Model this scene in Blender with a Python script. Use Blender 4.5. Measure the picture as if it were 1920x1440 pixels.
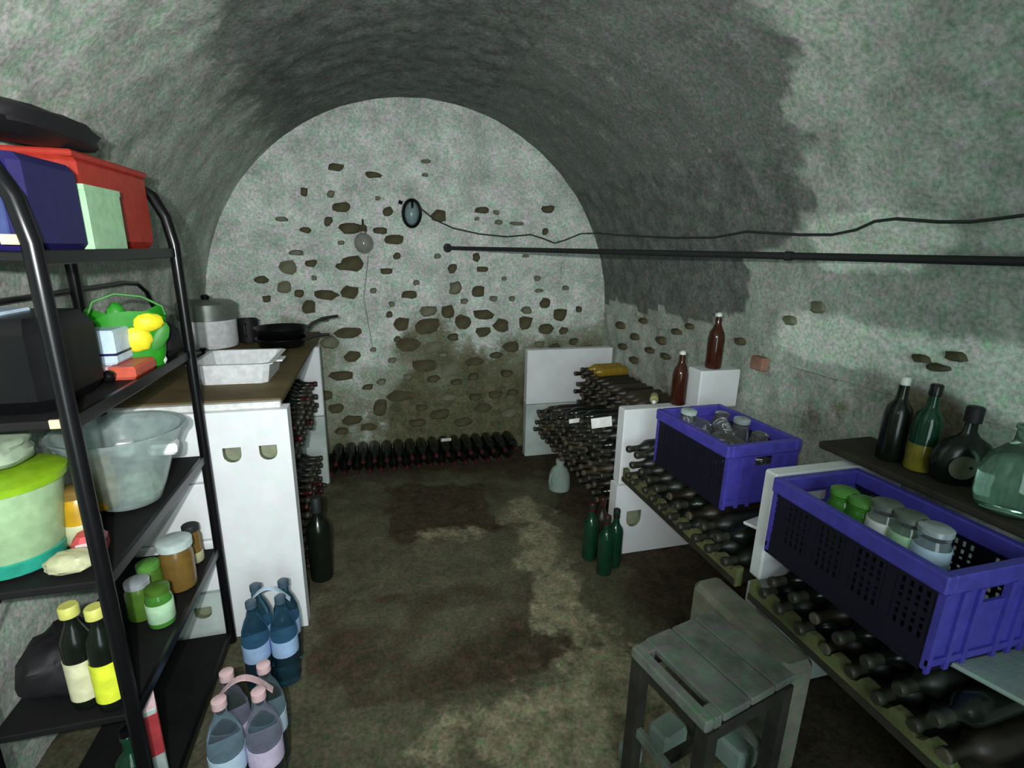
import bpy, math, random
from mathutils import Vector, Matrix, noise
PI = math.pi
random.seed(7)
scene = bpy.context.scene
for o in list(bpy.data.objects): bpy.data.objects.remove(o)
COL = scene.collection

# ---------------- camera ----------------
FPX, EYE = 950.0, 1.5
PITCH, YAW, ROLL = math.radians(15.0), math.radians(15.3), math.radians(1.2)
fwd = Vector((math.sin(YAW)*math.cos(PITCH), math.cos(YAW)*math.cos(PITCH), -math.sin(PITCH)))
r0 = Vector((math.cos(YAW), -math.sin(YAW), 0)); u0 = r0.cross(fwd)
RT = r0*math.cos(ROLL) + u0*math.sin(ROLL); UP = u0*math.cos(ROLL) - r0*math.sin(ROLL)
cd = bpy.data.cameras.new('camera'); cam = bpy.data.objects.new('camera', cd); COL.objects.link(cam)
cd.sensor_width = 36; cd.lens = 36*FPX/1920; cd.clip_start = .02
cam.matrix_world = Matrix(((RT.x, UP.x, -fwd.x, 0), (RT.y, UP.y, -fwd.y, 0), (RT.z, UP.z, -fwd.z, EYE), (0, 0, 0, 1)))
scene.camera = cam
def at(x, y, X=None, Y=None, Z=None):
    """a pixel of the photograph cast onto a known plane of the room"""
    d = RT*((x-960)/FPX) - UP*((y-720)/FPX) + fwd
    t = X/d.x if X is not None else (Y/d.y if Y is not None else (Z-EYE)/d.z)
    return Vector((0, 0, EYE)) + d*t

# ---------------- light and exposure ----------------
world = bpy.data.worlds.new('world'); scene.world = world; world.use_nodes = True
world.node_tree.nodes['Background'].inputs[0].default_value = (.5, .6, .65, 1)
world.node_tree.nodes['Background'].inputs[1].default_value = .02
def light(name, kind, loc, energy, color, size, aim=None, size_y=None):
    l = bpy.data.lights.new(name, kind); l.energy = energy; l.color = color
    if kind == 'AREA':
        l.size = size
        if size_y: l.shape = 'RECTANGLE'; l.size_y = size_y
    else: l.shadow_soft_size = size
    o = bpy.data.objects.new(name, l); o.location = loc; COL.objects.link(o)
    if aim is not None: o.rotation_euler = (Vector(aim)-Vector(loc)).to_track_quat('-Z', 'Y').to_euler()
    return o
def torch(name, loc, energy, aim, cone=128, blend=.85):
    o = light(name, 'SPOT', loc, energy, (.98, 1.0, .985), .012, aim=aim); o.data.spot_size = math.radians(cone); o.data.spot_blend = blend
torch('phone_lamp', (-.10, -.04, 1.56), 90, (-.35, 3.0, 1.55))
torch('phone_lamp_second', (-.03, -.04, 1.56), 30, (-.35, 3.0, 1.55))
light('rear_fill_light', 'AREA', (.2, -1.3, 1.25), 22, (.8, .97, 1.0), 1.0, aim=(.3, 2.5, 1.2), size_y=1.9)  # added soft fill from behind the viewer; the front wall has no doorway
vs = scene.view_settings
vs.view_transform = 'Standard'; vs.look = 'None'; vs.gamma = 1; vs.use_curve_mapping = False; vs.exposure = 0.35

# ---------------- materials ----------------
def nodes(name):
    m = bpy.data.materials.new(name); m.use_nodes = True
    return m, m.node_tree, m.node_tree.nodes['Principled BSDF']
def N(nt, t, **k):
    n = nt.nodes.new(t)
    for a, v in k.items(): setattr(n, a, v)
    return n
def ramp(nt, fac, stops):
    r = N(nt, 'ShaderNodeValToRGB'); e = r.color_ramp.elements
    while len(e) < len(stops): e.new(.5)
    for i, (p, c) in enumerate(stops): e[i].position = p; e[i].color = (*c, 1)
    nt.links.new(fac, r.inputs[0]); return r.outputs[0]
def tex(nt, scale, detail=3, rough=.6, off=0, mapscale=None):
    tc = N(nt, 'ShaderNodeTexCoord'); mp = N(nt, 'ShaderNodeMapping')
    mp.inputs['Location'].default_value = (off, off*1.7, off*.6)
    if mapscale: mp.inputs['Scale'].default_value = mapscale
    nt.links.new(tc.outputs['Object'], mp.inputs[0])
    n = N(nt, 'ShaderNodeTexNoise'); n.inputs['Scale'].default_value = scale; n.inputs['Detail'].default_value = detail
    n.inputs['Roughness'].default_value = rough; nt.links.new(mp.outputs[0], n.inputs[0]); return n
def mix(nt, f, a, b, mode='MIX'):
    n = N(nt, 'ShaderNodeMix', data_type='RGBA', blend_type=mode)
    for s, v in ((n.inputs[0], f), (n.inputs[6], a), (n.inputs[7], b)):
        if isinstance(v, (int, float)): s.default_value = v
        elif isinstance(v, tuple): s.default_value = (*v, 1)
        else: nt.links.new(v, s)
    return n.outputs[2]
def bump(nt, b, h, strength, dist=.01):
    n = N(nt, 'ShaderNodeBump'); n.inputs['Strength'].default_value = strength; n.inputs['Distance'].default_value = dist
    nt.links.new(h, n.inputs['Height']); nt.links.new(n.outputs[0], b.inputs['Normal'])
def mottled(name, c, rough=.9, amt=.35, scale=26, tint=.5, bumps=.4, spec=.2):
    """colour c broken by soft blotches and a green-grey-violet mottle"""
    m, nt, b = nodes(name)
    lo = tuple(v*(1-amt) for v in c); hi = tuple(min(1, v*(1+amt)) for v in c)
    n1 = tex(nt, scale*.22, 4, .6); col = ramp(nt, n1.outputs[0], [(.3, lo), (.7, hi)])
    n2 = tex(nt, scale, 3, .65, 3.1)
    t2 = ramp(nt, n2.outputs[0], [(.35, (.80, 1.12, .88)), (.5, (1, 1, 1)), (.65, (1.14, .93, 1.1))])
    col = mix(nt, tint, col, t2, 'MULTIPLY')
    nt.links.new(col, b.inputs['Base Color']); b.inputs['Roughness'].default_value = rough
    b.inputs['Specular IOR Level'].default_value = spec
    if bumps: bump(nt, b, tex(nt, scale*1.6, 4, .7, 1.3).outputs[0], bumps, .006)
    return m
def plain(name, c, rough=.5, metal=0, spec=.5, trans=0, ior=1.45, alpha=1, emit=None):
    m, nt, b = nodes(name)
    n = tex(nt, 34, 3, .6, .7)
    col = ramp(nt, n.outputs[0], [(.3, tuple(v*.82 for v in c)), (.7, tuple(min(1, v*1.12) for v in c))])
    nt.links.new(col, b.inputs['Base Color'])
    b.inputs['Roughness'].default_value = rough; b.inputs['Metallic'].default_value = metal
    b.inputs['Specular IOR Level'].default_value = spec; b.inputs['Transmission Weight'].default_value = trans
    b.inputs['IOR'].default_value = ior
    return m
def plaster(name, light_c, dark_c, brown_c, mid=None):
    """plaster whose grime and shade follow the painted stain layers: 'stain' (dark soot, plus grazing-light shade painted on the vault) and 'earth' (brown)"""
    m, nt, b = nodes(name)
    st = N(nt, 'ShaderNodeAttribute', attribute_name='stain_shade'); ea = N(nt, 'ShaderNodeAttribute', attribute_name='earth')
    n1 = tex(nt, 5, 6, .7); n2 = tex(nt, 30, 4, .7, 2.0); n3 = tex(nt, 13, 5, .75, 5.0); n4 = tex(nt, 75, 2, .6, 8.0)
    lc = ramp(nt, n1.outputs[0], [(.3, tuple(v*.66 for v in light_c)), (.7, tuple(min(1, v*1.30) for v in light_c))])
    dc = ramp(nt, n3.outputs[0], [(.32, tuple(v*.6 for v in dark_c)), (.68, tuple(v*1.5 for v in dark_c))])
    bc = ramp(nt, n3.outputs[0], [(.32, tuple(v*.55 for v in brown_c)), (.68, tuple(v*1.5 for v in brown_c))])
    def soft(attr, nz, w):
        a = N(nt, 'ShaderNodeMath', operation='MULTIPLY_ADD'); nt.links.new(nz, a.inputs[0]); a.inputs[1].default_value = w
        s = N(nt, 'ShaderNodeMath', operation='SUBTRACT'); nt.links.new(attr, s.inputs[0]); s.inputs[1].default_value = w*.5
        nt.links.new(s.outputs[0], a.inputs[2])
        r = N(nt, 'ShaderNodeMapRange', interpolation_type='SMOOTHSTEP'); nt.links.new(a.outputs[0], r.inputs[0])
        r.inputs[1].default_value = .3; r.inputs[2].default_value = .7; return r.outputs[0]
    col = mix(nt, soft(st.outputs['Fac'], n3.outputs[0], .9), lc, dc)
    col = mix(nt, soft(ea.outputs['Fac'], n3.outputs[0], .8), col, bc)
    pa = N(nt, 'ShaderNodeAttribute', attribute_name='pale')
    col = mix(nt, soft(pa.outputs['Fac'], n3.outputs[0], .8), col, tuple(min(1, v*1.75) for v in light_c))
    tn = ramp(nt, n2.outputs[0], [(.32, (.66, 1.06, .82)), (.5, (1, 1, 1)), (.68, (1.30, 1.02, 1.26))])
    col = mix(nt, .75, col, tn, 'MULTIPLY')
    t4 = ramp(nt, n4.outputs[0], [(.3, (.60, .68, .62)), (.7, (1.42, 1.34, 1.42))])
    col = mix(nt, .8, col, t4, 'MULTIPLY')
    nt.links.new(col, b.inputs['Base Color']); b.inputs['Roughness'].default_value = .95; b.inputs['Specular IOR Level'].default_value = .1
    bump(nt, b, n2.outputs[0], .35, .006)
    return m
M = {}
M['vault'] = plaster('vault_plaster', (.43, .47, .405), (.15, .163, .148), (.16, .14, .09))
M['backwall'] = plaster('back_wall_plaster', (.59, .63, .575), (.25, .27, .20), (.12, .115, .065))
M['floor'] = plaster('earth_floor', (.105, .098, .062), (.058, .044, .028), (.24, .215, .135))
M['stone'] = mottled('field_stone', (.085, .075, .042), amt=.5, scale=40, tint=.6)
M['stone2'] = mottled('field_stone_grey', (.16, .16, .11), amt=.4, scale=40, tint=.6)
M['brick'] = mottled('old_brick', (.30, .17, .12), amt=.35, scale=40)
M['block'] = mottled('aerated_block', (.80, .82, .84), amt=.07, scale=30, tint=.18, bumps=.15)
M['blockgrey'] = mottled('weathered_block', (.50, .57, .54), amt=.18, scale=30, tint=.35, bumps=.3)
M['rubble'] = mottled('dusty_slab', (.20, .20, .15), amt=.4, scale=30, tint=.8)
M['grip'] = mottled('block_grip_shade', (.25, .27, .18), amt=.3, scale=60)
M['tabletop'] = mottled('stained_board', (.135, .10, .045), amt=.35, scale=18, rough=.7)
M['ledge'] = mottled('dark_plank', (.042, .036, .027), amt=.4, scale=24, rough=.8)
M['stool'] = mottled('weathered_stool_wood', (.15, .165, .14), amt=.5, scale=34, tint=1.0, rough=.85)
M['stooldark'] = mottled('dark_stool_wood', (.035, .032, .026), amt=.4, scale=34, tint=.7, rough=.85)
M['rail'] = mottled('mossy_rail_wood', (.14, .15, .065), amt=.4, scale=30, rough=.9)
M['black'] = plain('black_enamel', (.004, .004, .005), .28)
M['blackmatt'] = plain('black_matt', (.008, .007, .009), .6)
M['shelf'] = mottled('black_shelf', (.008, .0075, .008), amt=.4, scale=30, rough=.7, bumps=.1)
M['iron'] = plain('dark_iron', (.02, .024, .024), .6, metal=.3)
M['cable'] = plain('grey_cable', (.03, .035, .03), .6)
M['bottle_dark'] = plain('near_black_glass', (.006, .009, .006), .22)
M['bottle_dusty'] = mottled('dusty_green_glass', (.010, .013, .009), amt=.6, scale=50, rough=.42, bumps=0, spec=.5)
M['bottle_brown'] = mottled('dusty_brown_glass', (.018, .013, .008), amt=.6, scale=50, rough=.42, bumps=0, spec=.5)
M['bottle_amber'] = plain('amber_glass', (.30, .19, .02), .18)
M['bottle_green'] = plain('green_glass', (.008, .045, .022), .12)
M['bottle_tan'] = mottled('dusty_tan_glass', (.045, .036, .022), amt=.5, scale=50, rough=.5, bumps=0, spec=.5)
M['capsule'] = plain('dull_capsule', (.035, .035, .024), .45)
M['capsule_red'] = plain('wine_red_capsule', (.05, .010, .012), .35)
M['cork'] = plain('cork', (.09, .075, .05), .8)
M['red_brown'] = plain('red_brown_liquid_glass', (.050, .013, .006), .12)
M['swing'] = plain('porcelain', (.75, .78, .74), .3)
M['label'] = plain('paper_label', (.80, .80, .78), .7)
M['label_cream'] = plain('cream_label', (.72, .70, .45), .7)
M['label_green'] = plain('pale_green_label', (.42, .66, .42), .7)
M['yellow'] = plain('bright_yellow', (.75, .66, .02), .5)
M['lime'] = plain('lime_yellow', (.82, .92, .05), .5)
M['capyellow'] = plain('cap_yellow', (.55, .55, .13), .45)
M['green'] = plain('bright_green', (.015, .24, .008), .5)
M['greendark'] = plain('leaf_green', (.04, .22, .03), .5)
M['crate'] = plain('blue_violet_plastic', (.078, .066, .44), .45)
M['cratedark'] = plain('black_violet_plastic', (.010, .008, .022), .5)
M['red'] = plain('red_plastic', (.42, .035, .02), .5)
M['redpack'] = plain('red_wrapper', (.55, .10, .06), .4)
M['mint'] = plain('mint_card', (.36, .60, .36), .6)
M['navy'] = plain('navy_plastic', (.014, .010, .08), .4)
M['navyshine'] = plain('glossy_blue', (.04, .06, .17), .1)
M['paleblue'] = plain('pale_blue_card', (.55, .70, .85), .5)
M['wood_tag'] = plain('pale_wood', (.65, .52, .32), .6)
M['tub'] = plain('pale_green_plastic', (.34, .50, .28), .4)
M['tub_teal'] = plain('teal_plastic', (.02, .28, .20), .4)
M['tub_lime'] = plain('lime_plastic', (.22, .40, .012), .4)
M['bagpale'] = plain('pale_bag', (.30, .38, .27), .5)
M['amber'] = plain('honey_yellow', (.42, .24, .01), .3)
M['honey'] = plain('brown_honey', (.17, .10, .025), .25)
M['cream'] = plain('cream_plastic', (.46, .46, .28), .5)
M['pinkred'] = plain('pink_red_wrapper', (.50, .06, .07), .4)
M['olive'] = plain('pickle_green', (.07, .16, .02), .3)
M['lid_green'] = plain('green_lid', (.10, .30, .05), .4)
M['lid_white'] = plain('pale_lid', (.50, .60, .58), .4)
M['lid_silver'] = plain('silver_lid', (.60, .66, .70), .3, metal=.5)
M['enamel'] = plain('white_enamel', (.80, .82, .84), .3)
M['greymetal'] = plain('grey_steel', (.20, .23, .20), .4, metal=.5)
M['white'] = plain('white_plastic', (.85, .85, .86), .4)
M['pink'] = plain('pale_pink_plastic', (.62, .42, .44), .5)
M['bluecap'] = plain('dusk_blue_plastic', (.06, .10, .14), .3)
M['bluelabel'] = plain('sky_label', (.38, .56, .85), .5)
M['lilac'] = plain('lilac_label', (.66, .55, .75), .5)
M['cloth'] = mottled('pale_grey_green', (.27, .34, .30), amt=.25, scale=24, tint=.6)
M['demijohn'] = plain('pale_green_glass', (.38, .62, .48), .06, trans=.9)
M['clear'] = plain('clear_glass', (.90, .97, .95), .05, trans=.95)
M['bowl'] = plain('cloudy_plastic', (.72, .84, .82), .22, trans=.80, ior=1.15)
M['pet'] = plain('clear_bottle_plastic', (.30, .37, .39), .10, trans=.94, ior=1.2)
M['petblue'] = plain('blue_bottle_plastic', (.10, .24, .32), .10, trans=.88, ior=1.2)
M['greenjar'] = plain('green_filled_jar', (.06, .22, .03), .15)

# ---------------- geometry helpers ----------------
class B:
    def __init__(s): s.v = []; s.f = []; s.m = []
    def add(s, vs, fs, mi=0, mat=None):
        k = len(s.v)
        s.v += [tuple(mat @ Vector(v)) if mat else tuple(v) for v in vs]
        s.f += [tuple(k+i for i in f) for f in fs]; s.m += [mi]*len(fs); return s
    def box(s, lo, hi, mi=0, mat=None, bev=0.0):
        x0, y0, z0 = lo; x1, y1, z1 = hi
        if bev <= 0:
            vs = [(x, y, z) for z in (z0, z1) for (x, y) in ((x0, y0), (x1, y0), (x1, y1), (x0, y1))]
            return s.add(vs, [(3, 2, 1, 0), (4, 5, 6, 7), (0, 1, 5, 4), (1, 2, 6, 5), (2, 3, 7, 6), (3, 0, 4, 7)], mi, mat)
        b = min(bev, (x1-x0)*.45, (y1-y0)*.45, (z1-z0)*.45); ring = []
        def loop(d, z):
            a, c, e, g = x0+d, x1-d, y0+d, y1-d; q = b if d == 0 else b*.55
            return [(a+q, e, z), (c-q, e, z), (c, e+q, z), (c, g-q, z), (c-q, g, z), (a+q, g, z), (a, g-q, z), (a, e+q, z)]
        vs = loop(b*.7, z0)+loop(0, z0+b)+loop(0, z1-b)+loop(b*.7, z1)
        fs = [tuple(reversed(range(8))), tuple(range(24, 32))]
        for r in range(3):
            for i in range(8): j = (i+1) % 8; fs.append((r*8+i, r*8+j, r*8+8+j, r*8+8+i))
        return s.add(vs, fs, mi, mat)
    def lathe(s, prof, seg=20, mi=0, mat=None, sx=1, sy=1, mfn=None):
        n = len(prof); vs = []; fs = []; ms = []
        for r, z in prof:
            for i in range(seg):
                a = 2*PI*i/seg; vs.append((r*math.cos(a)*sx, r*math.sin(a)*sy, z))
        for k in range(n-1):
            for i in range(seg):
                j = (i+1) % seg; fs.append((k*seg+i, k*seg+j, (k+1)*seg+j, (k+1)*seg+i))
                ms.append(mfn((prof[k][1]+prof[k+1][1])/2) if mfn else mi)
        fs.append(tuple(reversed(range(seg)))); ms.append(mfn(prof[0][1]) if mfn else mi)
        fs.append(tuple((n-1)*seg+i for i in range(seg))); ms.append(mfn(prof[-1][1]) if mfn else mi)
        k0 = len(s.m); s.add(vs, fs, mi, mat); s.m[k0:] = ms; return s
    def tube(s, pts, r, seg=8, mi=0, closed=False):
        pts = [Vector(p) for p in pts]; n = len(pts); vs = []; fs = []; pn = None
        rr = r if isinstance(r, (list, tuple)) else [r]*n
        for i, p in enumerate(pts):
            if closed: t = pts[(i+1) % n]-pts[i-1]
            else: t = pts[min(i+1, n-1)]-pts[max(i-1, 0)]
            t.normalize()
            if pn is None: pn = t.orthogonal().normalized()
            pn = (pn - t*pn.dot(t)).normalized(); q = t.cross(pn)
            for k in range(seg):
                a = 2*PI*k/seg; vs.append(tuple(p + (pn*math.cos(a)+q*math.sin(a))*rr[i]))
        for i in range(n if closed else n-1):
            j = (i+1) % n
            for k in range(seg):
                l = (k+1) % seg; fs.append((i*seg+k, i*seg+l, j*seg+l, j*seg+k))
        if not closed: fs += [tuple(reversed(range(seg))), tuple((n-1)*seg+k for k in range(seg))]
        return s.add(vs, fs, mi)
    def prism(s, poly, axis, a, b, mi=0, mat=None):
        """polygon extruded along axis 0/1/2 between a and b"""
        def P(u, v, w): return {0: (w, u, v), 1: (u, w, v), 2: (u, v, w)}[axis]
        n = len(poly); vs = [P(u, v, a) for u, v in poly]+[P(u, v, b) for u, v in poly]
        fs = [tuple(range(n)), tuple(reversed(range(n, 2*n)))]+[(i, i+n, (i+1) % n+n, (i+1) % n) for i in range(n)]
        return s.add(vs, fs, mi, mat)
    def build(s, name, mats, parent=None, loc=None, rot=None, smooth=False):
        me = bpy.data.meshes.new(name); me.from_pydata(s.v, [], s.f)
        for m in (mats if isinstance(mats, (list, tuple)) else [mats]): me.materials.append(M[m] if isinstance(m, str) else m)
        for p, mi in zip(me.polygons, s.m): p.material_index = mi
        import bmesh
        bm = bmesh.new(); bm.from_mesh(me); bmesh.ops.recalc_face_normals(bm, faces=bm.faces[:]); bm.to_mesh(me); bm.free()
        if smooth:
            me.shade_smooth(); 
            try: me.set_sharp_from_angle(angle=math.radians(42))
            except Exception: pass
        me.update()
        o = bpy.data.objects.new(name, me); COL.objects.link(o)
        if parent: o.parent = parent
        if loc is not None: o.location = loc
        if rot is not None: o.rotation_euler = rot
        return o
def tag(o, label, cat, group=None, kind=None):
    o['label'] = label; o['category'] = cat
    if group: o['group'] = group
    if kind: o['kind'] = kind
    return o
def empty(name, loc, label, cat, group=None, rot=None):
    o = bpy.data.objects.new(name, None); o.location = loc; o.empty_display_size = .05; COL.objects.link(o)
    if rot is not None: o.rotation_euler = rot
    return tag(o, label, cat, group)
def structure(o): o['kind'] = 'structure'; return o
def fbm(p, oct=4):
    return noise.fractal(Vector(p), 1.0, 2.1, oct)

# ---------------- the cellar shell ----------------
CX, CZ, RAD, YB, YF = .34, 1.04, 1.36, 3.577, -1.5
XL, XR = CX-RAD, CX+RAD
def interp(tab, x):
    if x <= tab[0][0]: return tab[0][1]
    for (a, fa), (b, fb) in zip(tab, tab[1:]):
        if x <= b: return fa+(fb-fa)*(x-a)/(b-a)
    return tab[-1][1]
# soot boundary on the right haunch of the vault: height -> distance into the cellar where the dark crust starts
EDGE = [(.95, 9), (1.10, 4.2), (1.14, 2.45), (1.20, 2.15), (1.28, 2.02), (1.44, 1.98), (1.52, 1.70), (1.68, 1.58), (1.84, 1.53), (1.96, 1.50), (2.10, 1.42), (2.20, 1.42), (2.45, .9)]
def shell_grid(name, svals, fn, mat, stain_shade, earth, amp, ystep=.035):
    ys = [YF + (YB-YF)*i/int((YB-YF)/ystep) for i in range(int((YB-YF)/ystep)+1)]
    vs = []; fs = []; st = []; ea = []; nS = len(svals)
    for y in ys:
        for s in svals:
            p, n = fn(s, y); a = amp(p)
            d = a*(.55*fbm((p.x*2.2, y*2.2, p.z*2.2), 3)+.45*fbm((p.x*9, y*9, p.z*9+4), 4))
            vs.append(tuple(p+n*d)); st.append(stain_shade(p)); ea.append(earth(p))
    for i in range(len(ys)-1):
        for j in range(nS-1): fs.append((i*nS+j, i*nS+j+1, (i+1)*nS+j+1, (i+1)*nS+j))
    return skin(name, vs, fs, mat, st, ea)
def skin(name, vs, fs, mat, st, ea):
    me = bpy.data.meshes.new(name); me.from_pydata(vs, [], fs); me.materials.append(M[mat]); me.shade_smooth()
    a = me.attributes.new('stain_shade', 'FLOAT', 'POINT'); a.data.foreach_set('value', st)
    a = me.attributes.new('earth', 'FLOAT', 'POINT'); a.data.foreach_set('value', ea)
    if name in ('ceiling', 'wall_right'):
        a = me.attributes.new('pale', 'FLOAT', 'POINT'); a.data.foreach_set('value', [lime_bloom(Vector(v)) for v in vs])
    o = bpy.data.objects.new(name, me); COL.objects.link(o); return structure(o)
def jag(p, k=5.0): return fbm((p.x*k, p.y*k, p.z*k+9), 4)
def sstep(a, b, x):
    t = max(0, min(1, (x-a)/(b-a))); return t*t*(3-2*t)
def vault_stain_shade(p):
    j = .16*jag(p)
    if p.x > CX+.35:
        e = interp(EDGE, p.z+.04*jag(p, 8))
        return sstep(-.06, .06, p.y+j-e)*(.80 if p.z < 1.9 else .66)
    left = sstep(-.75, -.1, p.x+.6*j)  # crown tone carries real stains plus shade of grazing lamp light, painted in
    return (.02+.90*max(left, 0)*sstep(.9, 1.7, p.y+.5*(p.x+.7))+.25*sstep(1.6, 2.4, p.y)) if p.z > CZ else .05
def lime_bloom(p):
    if p.x < 1.3: return 0
    j = .5*jag(p, 4)
    return max(0, sstep(.16, .03, abs(p.z-1.18)+.12*j)*sstep(2.0, 1.6, p.y), sstep(.16, .04, abs(p.z-1.56)+.15*j)*sstep(1.75, 1.5, p.y)*sstep(1.0, 1.25, p.y))
def vault_earth(p):
    v = .12+.3*jag(p, 2.5)
    if p.x > 1.4 and p.z < 1.2: v = .22+.45*jag(p, 4)
    v -= .6*lime_bloom(p)
    if p.x > 1.5 and .80 < p.z < 1.16: v += .25*max(0, 1-abs(p.z-1.02)/.14)*max(0, 1-abs(p.y-1.05)/.45)*2.2
    return max(0, v)
def arc(s, y): return Vector((CX+RAD*math.cos(s), y, CZ+RAD*math.sin(s))), Vector((-math.cos(s), 0, -math.sin(s)))
shell_grid('ceiling', [PI*i/110 for i in range(111)], arc, 'vault', vault_stain_shade, vault_earth, lambda p: .022 if p.y < YB-.05 else .006)
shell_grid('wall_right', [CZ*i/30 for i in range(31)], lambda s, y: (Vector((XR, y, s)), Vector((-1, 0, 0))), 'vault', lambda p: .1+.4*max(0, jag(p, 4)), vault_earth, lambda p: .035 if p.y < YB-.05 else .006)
shell_grid('wall_left', [CZ*i/30 for i in range(31)], lambda s, y: (Vector((XL, y, s)), Vector((1, 0, 0))), 'vault', lambda p: .05, lambda p: .1, lambda p: .02)
# back wall (inside the arch) and the wall behind the viewer
def end_wall(name, y, mat, sgn):
    nx, nz = 96, 84; vs = []; fs = []; st = []; ea = []; idx = {}
    for i in range(nx+1):
        for j in range(nz+1):
            x = XL-.03+(2*RAD+.06)*i/nx; z = (CZ+RAD+.03)*j/nz
            p = Vector((x, y, z))
            p.y += sgn*(.010*fbm((x*3, 0, z*3), 3)+.006*fbm((x*14, 2, z*14), 3))
            idx[i, j] = len(vs); vs.append(tuple(p))
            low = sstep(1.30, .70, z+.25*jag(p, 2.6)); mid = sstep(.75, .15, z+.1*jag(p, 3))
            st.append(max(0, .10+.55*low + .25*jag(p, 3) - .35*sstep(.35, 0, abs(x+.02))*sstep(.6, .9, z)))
            ea.append(max(0, .55*low*sstep(0, .45, x+.3*jag(p, 3)+.1)+.55*mid+.2*jag(p, 5)*low))
    for i in range(nx):
        for j in range(nz): fs.append((idx[i, j], idx[i+1, j], idx[i+1, j+1], idx[i, j+1]))
    return skin(name, vs, fs, mat, st, ea)
wb = end_wall('wall_back', YB, 'backwall', -1)
wf = end_wall('wall_front', YF, 'vault', 1)
def seg_d(p, a, b):
    ax, ay = a; bx, by = b; t = ((p[0]-ax)*(bx-ax)+(p[1]-ay)*(by-ay))/((bx-ax)**2+(by-ay)**2); t = max(0, min(1, t))
    return math.hypot(p[0]-ax-t*(bx-ax), p[1]-ay-t*(by-ay))
STREAK = [(.86, 2.62), (.80, 2.35), (.74, 2.05), (.72, 1.7), (.74, 1.45), (.66, 1.25), (.50, 1.12)]
def floor_mesh():
    nx, ny = 110, 190; vs = []; fs = []; st = []; ea = []
    for i in range(nx+1):
        for j in range(ny+1):
            x = XL-.03+(2*RAD+.06)*i/nx; y = YF+(YB-YF+.03)*j/ny; p = Vector((x, y, 0))
            z = .006*fbm((x*3, y*3, 0), 3)+.004*fbm((x*15, y*15, 3), 3)-.004
            vs.append((x, y, min(z, .006)))
            d = min(seg_d((x, y), a, b) for a, b in zip(STREAK, STREAK[1:])); w = .22 if y > 1.5 else .34
            e = .62*sstep(w, .02, d+.12*jag(p, 5))
            e += .50*sstep(1.55, 1.2, y+.25*jag(p, 4))*sstep(-.15, .15, x)*sstep(1.2, .9, x)*(.7+.8*jag(p, 9))
            e += .45*sstep(.12, .02, seg_d((x, y), (.2, 2.45), (.5, 2.42))+.05*jag(p, 8)) + .12
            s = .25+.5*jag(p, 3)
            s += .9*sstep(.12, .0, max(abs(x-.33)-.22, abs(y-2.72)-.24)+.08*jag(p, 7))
            s += .7*sstep(.9, 1.25, x+.1*jag(p, 6))+.5*sstep(2.9, 3.4, y)  # floor colour darkens towards the right racks and the back wall foot
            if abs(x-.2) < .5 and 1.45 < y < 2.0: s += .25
            st.append(max(0, min(1, s))); ea.append(max(0, min(1, e)))
    for i in range(nx):
        for j in range(ny): k = i*(ny+1)+j; fs.append((k, k+ny+1, k+ny+2, k+1))
    return skin('floor', vs, fs, 'floor', st, ea)
floor_mesh()
# field stones showing through the plaster of the back wall: x, y, w, h in the photograph, cast onto the wall; one dark lump stands in for a recess
STONES = """630 314 34 16;700 328 30 12;799 303 20 8;797 328 12 6;570 360 14 18;621 364 14 14;708 372 10 9;641 388 36 18;615 415 16 20;655 428 40 20
727 397 22 20;528 411 26 9;573 431 22 12;713 433 30 12;740 450 36 18;745 480 14 12;556 474 28 10;541 501 32 26;584 494 22 14;643 500 26 14
661 494 44 28;725 508 26 12;490 524 26 14;533 538 26 22;560 550 18 16;589 521 10 9;848 503 18 20;893 483 14 16;904 505 20 12;853 540 22 26
896 546 26 24;823 404 28 26;904 394 26 12;930 398 12 10;894 410 10 7;935 417 16 10;970 419 28 7;1028 392 24 14;1022 435 10 14;1007 522 12 10
945 522 10 8;1010 545 16 7;579 576 26 26;612 553 46 18;656 548 32 24;767 552 30 16;653 624 48 22;617 642 36 22;660 668 30 20;642 704 46 18
595 710 16 16;609 741 34 18;753 608 28 28;803 583 30 22;800 610 44 30;840 585 24 26;849 632 22 14;868 604 32 26;765 645 44 26;815 650 34 22
905 590 38 20;905 622 26 20;940 610 30 24;958 650 30 20;985 605 26 24;987 582 20 14;1022 568 20 18;1049 590 26 26;1023 616 26 22;1056 620 16 14
795 685 44 22;843 692 36 26;890 678 36 14;855 716 22 12;887 706 22 14;950 700 24 12;812 710 26 12;765 706 18 10;752 742 50 20;712 764 24 36
660 787 38 18;630 765 30 18;600 775 26 16;716 715 18 10;790 764 22 12;825 777 40 18;868 790 34 16;905 765 30 16;930 740 26 14;955 775 30 18
960 735 20 12;782 792 30 14;690 800 30 14;640 808 26 12;890 745 24 12;840 745 28 14;735 570 12 10;700 545 12 10;1040 650 20 12;1075 640 16 12
930 665 22 12;1010 645 22 12;735 675 16 10;690 725 20 12;575 640 14 14;780 530 12 10;925 560 14 10;960 560 12 9;1085 580 12 12;500 560 16 12
745 635 14 12;730 590 12 12;830 665 20 10;700 655 12 9;610 600 14 8;870 565 14 10;640 455 14 9;820 480 14 9;1060 540 12 9;985 480 14 6"""
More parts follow.
